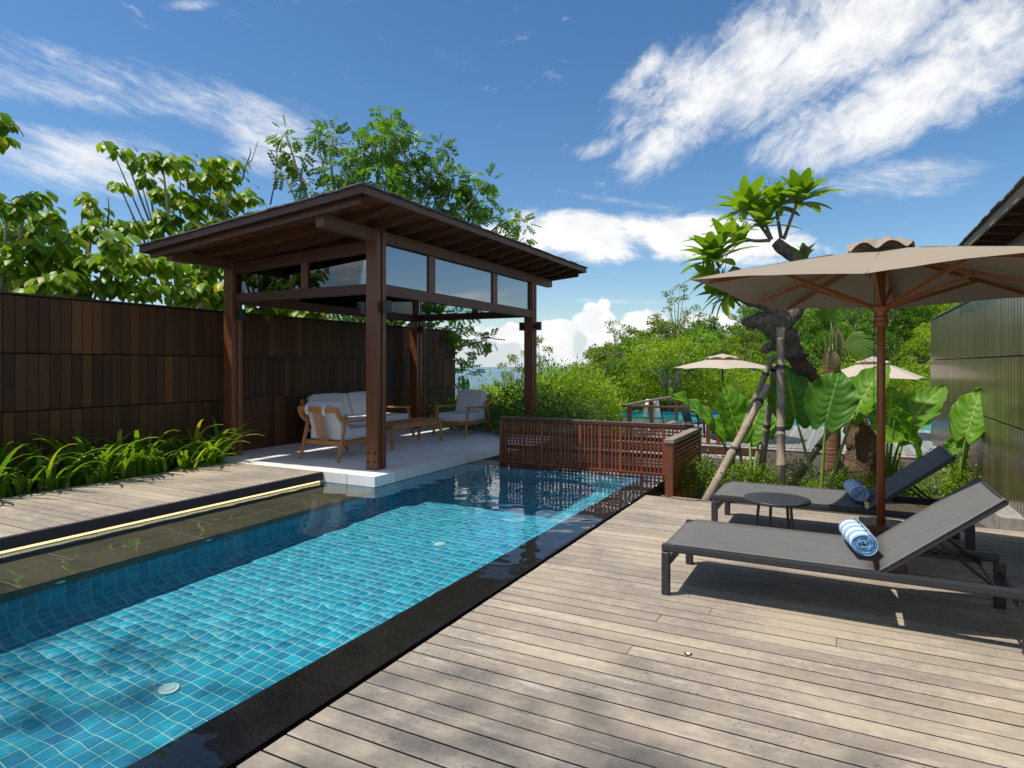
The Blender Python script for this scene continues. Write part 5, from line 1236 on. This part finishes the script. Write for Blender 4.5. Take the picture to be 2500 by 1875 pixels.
big_leaf_tree((-13.2, 9.2, 0), [(395,385,50,12),(330,395,28,12),(300,368,22,12),(268,352,14,12),(360,440,32,12),(440,400,45,12.4),(480,430,60,12.5),(520,395,40,12.6),(545,440,50,12.6),(575,400,30,12.8),(420,480,60,12.2),(470,500,60,12.3),(410,545,60,12),(350,560,45,11.8),(530,500,60,12.6),(590,480,45,13),(290,450,16,12),(620,520,40,13),(480,560,70,12.3),(560,560,60,13)], 'tallest large leaved tree rising above the left side of the pavilion roof')
big_leaf_tree((-12.6, 10.0, 0), [(420,640,75,11.5),(500,650,75,11.5),(450,710,70,11),(530,720,65,11.3),(600,690,70,11.8),(640,750,60,11.8),(560,600,60,12.5),(700,740,60,12.5),(620,640,60,13),(760,760,55,13)], 'large leaved tree seen under the pavilion eave, beside the front left post')
big_leaf_tree((-11.9, 3.0, 0), [(10,292,20,9.5),(6,332,20,9.4),(-45,330,40,9.5),(-110,420,60,9.5)], 'large leaved branch tip poking in at the upper left photo edge', r0=.10)
big_leaf_tree((-12.5, 1.2, 0), [(-150,520,90,8.5),(-220,600,100,8.5),(-160,640,90,8.6),(-300,540,110,8.3),(-250,700,90,8.3),(-350,640,110,8.2)], 'large leaved tree behind the fence, leftmost and mostly outside the photo')
# feather-leaved tree behind the pavilion
def feather_crown(parent, base, clumps, per, size, mat='feather_leaf'):
    pos, T, N, sz = [], [], [], []
    for c, r in clumps:
        c = np.array(Vector(c)-Vector(base)); n = int(per*(r/.5)**2); p, d = ball(n, c, r, .8, .3); pos.append(p); T.append(d+rng.normal(size=(n, 3))*.5+np.array([0, 0, -.25])); N.append(rng.normal(size=(n, 3))*.5+np.array([0, 0, 1.0])); sz.append(size*rng.uniform(.7, 1.25, n))
    v, f = scatter(*SPRIG, np.concatenate(pos), np.concatenate(T), np.concatenate(N), np.concatenate(sz)); return add('crown', np_mesh('crown', v, f, mat), None, parent)
fl_ = [(700,330,32,15.5),(715,385,38,15.5),(690,420,28,15.5),(765,470,45,15.3),(735,440,35,15.3),(800,330,40,16),(830,410,50,16),(775,345,25,16),(880,370,55,16.2),(930,345,50,16.2),(950,285,32,16.4),(965,325,40,16.3),(990,375,50,16.3),(1000,430,55,16.3),(935,430,60,16),(870,450,45,16),
       (1070,365,28,16.6),(1098,375,25,16.8),(1055,430,50,16.8),(1110,445,45,17),(1165,485,48,17.2),(1190,440,26,17.2),(1150,530,55,17),(1090,490,60,16.8),(1235,535,38,17.5),(1270,545,28,17.6),(1280,580,18,17.6),(1030,500,60,16.5),(940,490,55,16),(1190,560,50,17.2),
       (940,740,60,16),(1010,770,60,16.5),(870,760,60,16),(1070,800,55,17),(800,750,60,15.5),(1120,760,40,17),(1160,830,35,17.2),(1190,830,22,17.4),(1120,860,40,17.2),(1140,905,30,17.3),(1110,930,22,17.2),(930,800,50,16),(730,730,50,15),(1020,700,50,16.5)]
fbase = Vector((-12.3, 13.6, 0)); fbase.z = ground_z(-12.3, 13.6)
ft = tree_obj('feather_leaved_tree', fbase, 'tall feathery leaved tree towering behind the pavilion roof, drooping past the fence end', 'tree'); fcl = clumps_of(fl_, .7)
limbs(ft, fbase, [c for c, r in fcl], .22, 'pale_bark'); feather_crown(ft, fbase, [(c, r*.84) for c, r in fcl], 62, .32)
# bare twigs standing out of the crowns
def twig(label, pts, d, r):
    p0 = P(*pts[0], d); e = tree_obj('bare_branch', p0, label, 'branch', 'bare twigs above the crowns'); m = MB(); q = [tuple(P(x, y, d)-p0) for x, y in pts]; m.tube(q, [r*(1-.6*k/(len(q)-1)) for k in range(len(q))], 6)
    if len(pts) > 3: m.tube([q[1], tuple(Vector(q[1])+Vector((.12, .05, .12))), tuple(Vector(q[2])+Vector((.16, .05, .25)))], [r*.6, r*.5, r*.3], 5)
    return add('stem', m.mesh('stem', True), 'bark', e)
twig('bare forked twig right of the tallest large leaved crown', [(592, 440), (600, 405), (612, 375), (610, 358)], 12.8, .018)
twig('single bare twig sticking up above the left crowns', [(262, 555), (266, 515), (264, 482)], 10.5, .02)
twig('bare leaning stem between the two tall tree crowns', [(660, 500), (672, 440), (676, 380), (672, 330)], 14, .018)

# ------------------------------------------------------------------ forest on the hill
def forest_mesh(kind, H, r, mat, n, size, open_=False):
    m = MB(); cl = []
    m.tube([(0,0,-.8),(rng.uniform(-.15,.15),rng.uniform(-.15,.15),H*.3),(rng.uniform(-.3,.3),rng.uniform(-.3,.3),H*.62)], [.13*H/6, .10*H/6, .06*H/6], 7); top = Vector(m.v[-4])
    k = 17 if not open_ else 15
    for i in range(k):
        a = i*2.4; t = (i+.5)/k; z = H*((.22 if not open_ else .38)+(.74 if not open_ else .60)*t); rad = r*(math.sin(math.pi*min(1, .22+.72*t))**.8)*rng.uniform(.35, 1.0); c = Vector((rad*math.cos(a), rad*math.sin(a), z)); cl.append((c, r*(rng.uniform(.28, .46) if not open_ else rng.uniform(.20, .32))))
        s = Vector((0, 0, H*.2+z*.35)); m.tube([tuple(s), tuple(s.lerp(c, .55)+Vector((0, 0, .1*H/6))), tuple(c)], [.045*H/6, .03*H/6, .012*H/6], 5)
    pos, T, N = [], [], []
    for c, rr_ in cl:                                    # each bough carries several tight leaf tufts with gaps between
        nt = 6
        for u in range(nt):
            dq = unit(rng.normal(size=3)); dq[2] = abs(dq[2])*.9-.15; tc = np.array(c)+dq*rr_*np.array([.95, .95, .7])*rng.uniform(.5, 1.05); tr_ = rr_*rng.uniform(.30, .52)
            q = int(n*(rr_/(r*.37))**2/k/nt); p, d = ball(q, tc, tr_, .66, .6); pos.append(p); T.append(d*.5+rng.normal(size=(q, 3))*.6); N.append(d*.9+rng.normal(size=(q, 3))*.3+np.array([0, 0, .55]))
    pos, T, N = map(np.concatenate, (pos, T, N)); v, f = scatter(*LEAF2, pos, T, N, rng.uniform(.6, 1.35, len(pos))*size)
    return m.mesh('trunk', True), np_mesh('crown', v, f, mat)
KINDS_ = [('lime', forest_mesh('a', 5.0, 2.3, 'hill_a', 6400, .185)), ('green', forest_mesh('b', 6.0, 2.3, 'hill_b', 6400, .185)), ('olive', forest_mesh('c', 6.8, 2.1, 'hill_c', 5600, .175)), ('lime', forest_mesh('a2', 4.2, 2.4, 'hill_a', 6400, .18)),
          ('green', forest_mesh('b2', 5.2, 2.5, 'hill_b', 6400, .19)), ('slender', forest_mesh('d', 8.5, 1.9, 'hill_c', 2600, .18, True)), ('slender', forest_mesh('d2', 7.0, 1.7, 'hill_c', 2300, .17, True))]
LAB = {'lime': 'bushy lime green tree in the dense forest on the hillside', 'green': 'bushy deep green tree in the dense forest on the hillside', 'olive': 'taller olive green tree in the dense forest on the hillside', 'slender': 'slender open crowned tree standing out of the hillside forest'}
def forest_tree(ki, x, y, sc, label=None, dz=0, name='forest_tree', group='trees on the hillside'):
    kind, (tm, cm_) = KINDS_[ki]; e = tree_obj(name, (x, y, ground_z(x, y)+dz), label or LAB[kind], 'tree', group); e.rotation_euler = (0, 0, rng.uniform(0, 6.28))
    a = add('trunk', tm, 'pale_bark', e); b = add('crown', cm_, None, e); e.scale = (sc, sc, sc*rng.uniform(.92, 1.1)); return e
pts = []
def try_pt(px, d, mind):
    r_ = ray(px, 890); x, y = r_.x*d, r_.y*d
    if any((x-a)**2+(y-b)**2 < (mind*(.7+.3*m/40))**2 for a, b, m in pts): return None
    pts.append((x, y, d)); return x, y
cnt = 0
for it in range(2600):
    d = 27+43*rng.random()**.85; px = rng.uniform(1300, 2560)
    if px < 1400 and d > 44: continue
    if d < 34 and px > 1480 : continue
    q = try_pt(px, d, 2.9)
    if q is None: continue
    ki = int(rng.choice([0, 1, 2, 3, 4], p=[.24, .2, .16, .22, .18])); sc = (rng.uniform(.62, .95) if d < 40 else rng.uniform(.75, 1.1))*float(np.interp(px, [1300, 1400, 1500], [.62, .72, 1.0]))
    forest_tree(ki, q[0], q[1], sc); cnt += 1
print('forest trees', cnt)
for px, d, ki, toppy, lab in [(1508, 46, 5, 764, 'tall slender open crowned tree on the skyline beside the low cumulus'), (1652, 50, 5, 715, 'tallest open crowned tree on the skyline left of the frangipani'), (1315, 36, 6, 836, 'slender open crowned tree just right of the far pavilion post'), (1246, 34, 6, 876, 'slender wispy tree against the sea between armchair and far post'), (1692, 52, 5, 735, 'open crowned skyline tree right behind the frangipani leaves'), (1560, 50, 2, 795, 'rounded olive tree on the skyline between two tall open crowns')]:
    r_ = ray(px, 890); x, y = r_.x*d, r_.y*d; need = (1.6+(890-toppy)/FPX*d)-ground_z(x, y); base = {5: 8.5, 6: 7.0, 2: 6.8}[ki]; forest_tree(ki, x, y, max(.35, need/base*.98), lab, group='skyline trees on the hill')
# pale bare branching tree
px, d = 1632, 31
r_ = ray(px, 890); bx_, by_ = r_.x*d, r_.y*d; bz_ = ground_z(bx_, by_)
pt = tree_obj('pale_trunk_tree', (bx_, by_, bz_), 'tree with pale branching trunk in front of the hillside forest', 'tree')
m = MB(); m.tube([(0,0,-.5),(.05,0,1.6),(.1,.1,2.6)], [.16,.13,.11], 8)
tips = []
for k in range(7): a = k*.9; b = Vector((1.5*math.cos(a)*rng.uniform(.5, 1), 1.2*math.sin(a), 3.6+rng.uniform(.2, 1.6))); m.tube([(.1,.1,2.4), tuple(Vector((.1,.1,2.6)).lerp(b, .5)+Vector((0,0,.25))), tuple(b)], [.07, .05, .02], 6); tips.append((b+Vector((bx_, by_, bz_)), 1.05))
add('trunk', m.mesh('trunk', True), 'pale_bark', pt)
def small_crown(parent, base, clumps, per, size, mat):
    pos, T, N = [], [], []
    for c, r in clumps: p, d_ = ball(per, np.array(Vector(c)-Vector(base)), r, .7, .3); pos.append(p); T.append(d_+rng.normal(size=(per, 3))*.6); N.append(rng.normal(size=(per, 3))*.5+np.array([0, 0, 1.0]))
    pos, T, N = map(np.concatenate, (pos, T, N)); v, f = scatter(*LEAF2, pos, T, N, rng.uniform(.7, 1.3, len(pos))*size); return add('crown', np_mesh('crown', v, f, mat), None, parent)
small_crown(pt, (bx_, by_, bz_), tips, 620, .15, 'hill_a')
# dense hedge between platform and forest, and undergrowth
HEDGE = [shrub_meshes('hedge', 0, 2600, .085, .95, .85, cl=40) for _ in range(3)]; LIME = [shrub_meshes('hill_a', 0, 2600, .11, 1.2, .8, cl=40) for _ in range(3)]
for k, (px, py, d, sc) in enumerate([(1110,1000,14.6,.62),(1160,998,15.2,.72),(1215,1000,14.8,.70),(1270,975,15.5,.8),(1330,985,15.0,.75),(1385,990,15.6,.72),(1440,1003,16.0,.66),(1245,1010,13.2,.55),(1320,1020,13.4,.55),(1395,1025,13.6,.55),(1180,1020,13.8,.5)]):
    p = P(px, py, d); h = HEDGE[k % 3]; place_shrub('hedge_shrub', h[0], h[1], (p.x, p.y, p.z-.95*sc), sc, rng.uniform(0, 6), 'deep green leafy shrub in the hedge behind the lattice screen and platform', 'shrub', 'hedge shrubs behind the platform')
for k in range(64):
    d = rng.uniform(19, 33); px = rng.uniform(1120, 1450) if d < 27 else rng.uniform(1130, 2300)
    if px > 1440 and d < 30: d = rng.uniform(30, 36)
    r_ = ray(px, 890); x, y = r_.x*d, r_.y*d; h = LIME[k % 3]
    ztop = CAM_H-(np.interp(px, [1120, 1210, 1260, 1400, 1500, 2300], [108, 104, 82, 50, 42, 34])+rng.uniform(-14, 26))/FPX*d*(1 if d < 27 else .55)
    sc = rng.uniform(.9, 1.5); place_shrub('hillside_shrub', h[0], h[1], (x, y, ztop-1.75*sc*.8), sc, rng.uniform(0, 6), 'yellow green bushy shrub at the foot of the hillside forest', 'shrub', 'shrubs at the foot of the hill')

# ------------------------------------------------------------------ lower terrace
ZT = -.62
tr = world_thing('lower_terrace', (-1.5, 21, ZT), kind='structure')
m = MB(); x = -7.6
while x < 3.2: m.box(x, 17.6, ZT-.03, x+.135, 25.4, ZT+rng.uniform(-.002, .002)); x += .145
tag(wadd('deck_boards', m.mesh('deck_boards'), 'deck_y', tr), kind='stuff')
m = MB(); x = -7.6
while x < 3.2: m.box(x, 16.95, ZT-.21, x+.135, 17.55, ZT-.18); x += .145
tag(wadd('step_boards', m.mesh('step_boards'), 'deck_y', tr), kind='stuff')
wbox('fascia_board', 'beam_x', tr, -7.6, 17.56, ZT-.16, 3.2, 17.60, ZT+.03); wbox('fascia_board', 'rail_grey', tr, -7.6, 16.90, ZT-.55, 3.2, 16.94, ZT-.175)
wbox('base_wall', 'black_slab', tr, -7.6, 16.96, ZT-1.6, 3.2, 25.4, ZT-.22)
lp = tag(boxo('lower_pool', 'pool2', None, -8.4, 25.45, ZT-.3, 6.0, 28.4, ZT-.03), kind='structure')
lpb = world_thing('lower_pool_edge', (-1, 28.5, ZT), kind='structure'); wbox('tiled_edge', 'tile', lpb, -8.4, 28.42, ZT-.4, 6.0, 28.7, ZT+.08); wbox('tiled_edge', 'tile', lpb, -8.7, 25.45, ZT-.4, -8.42, 28.7, ZT+.05)
# railing
c0 = P(1509, 990, 17.9); c1 = P(1761, 1000, 17.2); c2 = P(1657, 964, 24.5); ZR = .38
rl = world_thing('glass_railing', (c0.x, c0.y, ZT), 'brown railing with greenish glass panels round the lower terrace', 'railing')
A, B_, C_ = Vector((c0.x, 18.2, ZR)), Vector((2.6, 18.2, ZR)), Vector((c0.x-.05, 25.2, ZR))
A.x = C_.x = -5.80
wadd('top_rail', MB().bar(A, Vector((-3.3, 18.2, ZR)), .10, .06).mesh('top_rail', bevel=.004), 'beam_x', rl); wadd('top_rail', MB().bar(A+Vector((0, .051, 0)), C_, .10, .06).mesh('top_rail', bevel=.004), 'rail_grey', rl)
for yy in (18.9, 21.4, 25.1): wbox('post', 'post', rl, -5.85, yy-.05, ZT, -5.77, yy+.05, ZR-.031); wbox('post', 'post', rl, -5.85, yy+.09, ZT, -5.77, yy+.17, ZR-.031)
for xx in (-3.33, -3.05, .35, .70): wbox('post', 'post', rl, xx-.05, 18.15, ZT, xx+.05, 18.25, ZR-.031 if xx < -3.2 else ZR-.3)
for a, b in ((-5.75, -3.42), ): wbox('glass_panel', 'rail_glass', rl, a, 18.19, ZT+.06, b, 18.205, ZR-.12)
for a, b in ((-2.95, .25), (.8, 2.6)): wbox('glass_panel', 'rail_glass', rl, a, 18.19, ZT+.06, b, 18.205, ZT+.55)
for a, b in ((18.3, 18.82), (19.12, 21.3), (21.62, 25.0)): wbox('glass_panel', 'rail_glass', rl, -5.82, a, ZT+.06, -5.805, b, ZR-.12)
# far parasols
def far_parasol(px, apex_py, edge_py, wpx, d, label, n=8, seed=0.2):
    r_ = ray(px, 890); x, y = r_.x*d, r_.y*d; za = CAM_H-(apex_py-890)/FPX*d; ze = CAM_H-(edge_py-890)/FPX*d; rad = wpx/2/FPX*d; e = empty('parasol', (x, y, ZT), label, 'parasol', 'beige parasols on the lower terrace'); a_, e_ = za-ZT, ze-ZT
    en = [Vector((rad*math.cos(seed+2*math.pi*k/n), rad*math.sin(seed+2*math.pi*k/n), e_)) for k in range(n)]
    add('canopy', canopy_mesh(en, a_-.06, .03, .05, 8, 5).mesh('canopy', False), 'canvas_pale', e)
    ve = [Vector((v.x*.34, v.y*.34, a_-.06+(e_-a_)*.30+.06)) for v in en]; add('vent_cap', canopy_mesh(ve, a_+.02, .05, .0, 3, 6).mesh('vent_cap', False), 'canvas_pale', e)
    add('pole', MB().tube([(0, 0, 0), (0, 0, a_-.08)], .028, 10).mesh('pole'), 'black', e); add('base', MB().disc((0, 0), .30, 0, .06, 20).mesh('base'), 'charcoal', e)
    for v in en: add('rib', MB().bar((0, 0, a_-.14), tuple(v*.97+Vector((0, 0, -.02))), .018, .024).mesh('rib'), 'black', e)
    return e
far_parasol(1764, 865, 900, 246, 18.8, 'beige octagonal parasol on the lower terrace, left of bamboo poles')
far_parasol(2132, 871, 923, 285, 19.8, 'beige parasol on the lower terrace, behind the big parasol pole', 4, .62)
# lantern, chairs, tables
lx = P(1592, 1020, 22.5); ln = empty('floor_lantern', (lx.x, lx.y, ZT), 'white pleated lantern lamp on thin dark legs by the glass railing', 'lamp')
m = MB(); nn = 40
for z, rr_ in ((.38, .30), (.98, .22)):
    for k in range(nn): a = 2*math.pi*k/nn; r2_ = rr_*(1+.02*(k % 2)); m.v.append((r2_*math.cos(a), r2_*math.sin(a), z))
for k in range(nn): m.f.append((k, (k+1) % nn, nn+(k+1) % nn, nn+k))
m.f += [tuple(range(nn))[::-1], tuple(range(nn, 2*nn))]; add('shade', m.mesh('shade'), 'white_shade', ln)
for k in range(3): a = k*2.1+.4; add('leg', MB().bar((.42*math.cos(a), .42*math.sin(a), 0), (.25*math.cos(a), .25*math.sin(a), 1.0), .03, .03).mesh('leg'), 'black', ln)
def chair(px, py, d, rz, label):
    p = P(px, py, d); e = empty('dining_chair', (p.x, p.y, ZT), label, 'chair', 'dark chairs on the lower terrace', rz)
    boxo('seat', 'charcoal', e, -.24, -.24, .40, .24, .24, .45, .01); add('backrest', MB().hexa([(-.25,.22,.45),(.25,.22,.45),(.25,.26,.45),(-.25,.26,.45),(-.27,.34,.95),(.27,.34,.95),(.27,.38,.95),(-.27,.38,.95)]).mesh('backrest', bevel=.01), 'charcoal', e)
    for sx in (-.21, .21):
        for sy in (-.21, .21): boxo('leg', 'black', e, sx-.015, sy-.015, 0, sx+.015, sy+.015, .40)
    for sx in (-.25, .25): boxo('arm', 'charcoal', e, sx-.02, -.22, .62, sx+.02, .25, .65); 
    return e
chair(1697, 1060, 19.6, R(75), 'dark dining chair left of the lower terrace parasol pole'); chair(1722, 1060, 20.6, R(100), 'dark dining chair behind another, by the lower terrace parasol')
p = P(1745, 1062, 19.9); te = empty('terrace_table', (p.x, p.y, ZT), 'dark square table under the beige terrace parasol', 'table')
boxo('table_top', 'charcoal', te, -.45, -.45, .70, .45, .45, .73, .004)
for sx in (-.42, .42):
    for sy in (-.42, .42): boxo('leg', 'black', te, sx-.018, sy-.018, 0, sx+.018, sy+.018, .70)
p = P(1825, 1068, 19.3); be = empty('terrace_bench', (p.x, p.y, ZT), 'low dark metal bench frame right of the terrace table', 'bench')
boxo('seat', 'charcoal', be, -.75, -.28, .36, .75, .28, .41, .008)
for sx in (-.72, .72):
    for sy in (-.25, .25): boxo('leg', 'black', be, sx-.02, sy-.02, 0, sx+.02, sy+.02, .36)
p = P(2276, 1045, 20.5); wp = tag(boxo('white_pillar', 'plaster', None, p.x-.05, p.y-.05, ZT, p.x+.06, p.y+.06, ZT+1.2), 'narrow white pillar beside the lower pool, against the plank wall end', 'pillar')

# unseen tree added behind the camera; leaves spread to half-shade near deck and pool
sb = Vector((-6.5, -3.2, 0)); sb.z = -.3
stt = tree_obj('added_shade_tree', sb, 'unseen tree added behind the near end of the pool to shade deck and water', 'tree')
m = MB(); m.tube([(0, 0, 0), (.2, .1, 4), (.1, .4, 11.5)], [.24, .19, .12], 10, True, .08, 2)
pos = []
while len(pos) < 5200:
    gx, gy = rng.uniform(-11, 3.5), rng.uniform(-1.5, 3.3)                  # where a leaf's shadow falls
    if rng.random() < 1-sm(1.5, 3.25, gy+.22*math.sin(gx*1.7)+.15*math.sin(gx*4.1+1)):
        h = rng.uniform(12.0, 15.5); pos.append((gx-.38*h-sb.x, gy-.33*h-sb.y, h-sb.z))
pos = np.array(pos)
for k in range(0, 60): q = pos[k*80]; m.tube([(.1, .3, 10.5), tuple(Vector((.1, .3, 11.6)).lerp(Vector(q), .5)), tuple(q)], [.07, .04, .015], 5)
add('trunk', m.mesh('trunk', True), 'bark', stt)
v, f = scatter(*LEAF_BROAD, pos, rng.normal(size=pos.shape)+np.array([0, 0, -.3]), rng.normal(size=pos.shape)*.5+np.array([0, 0, 1.0]), rng.uniform(.12, .20, len(pos))); add('crown', np_mesh('crown', v, f, 'teak_leaf', True), None, stt)
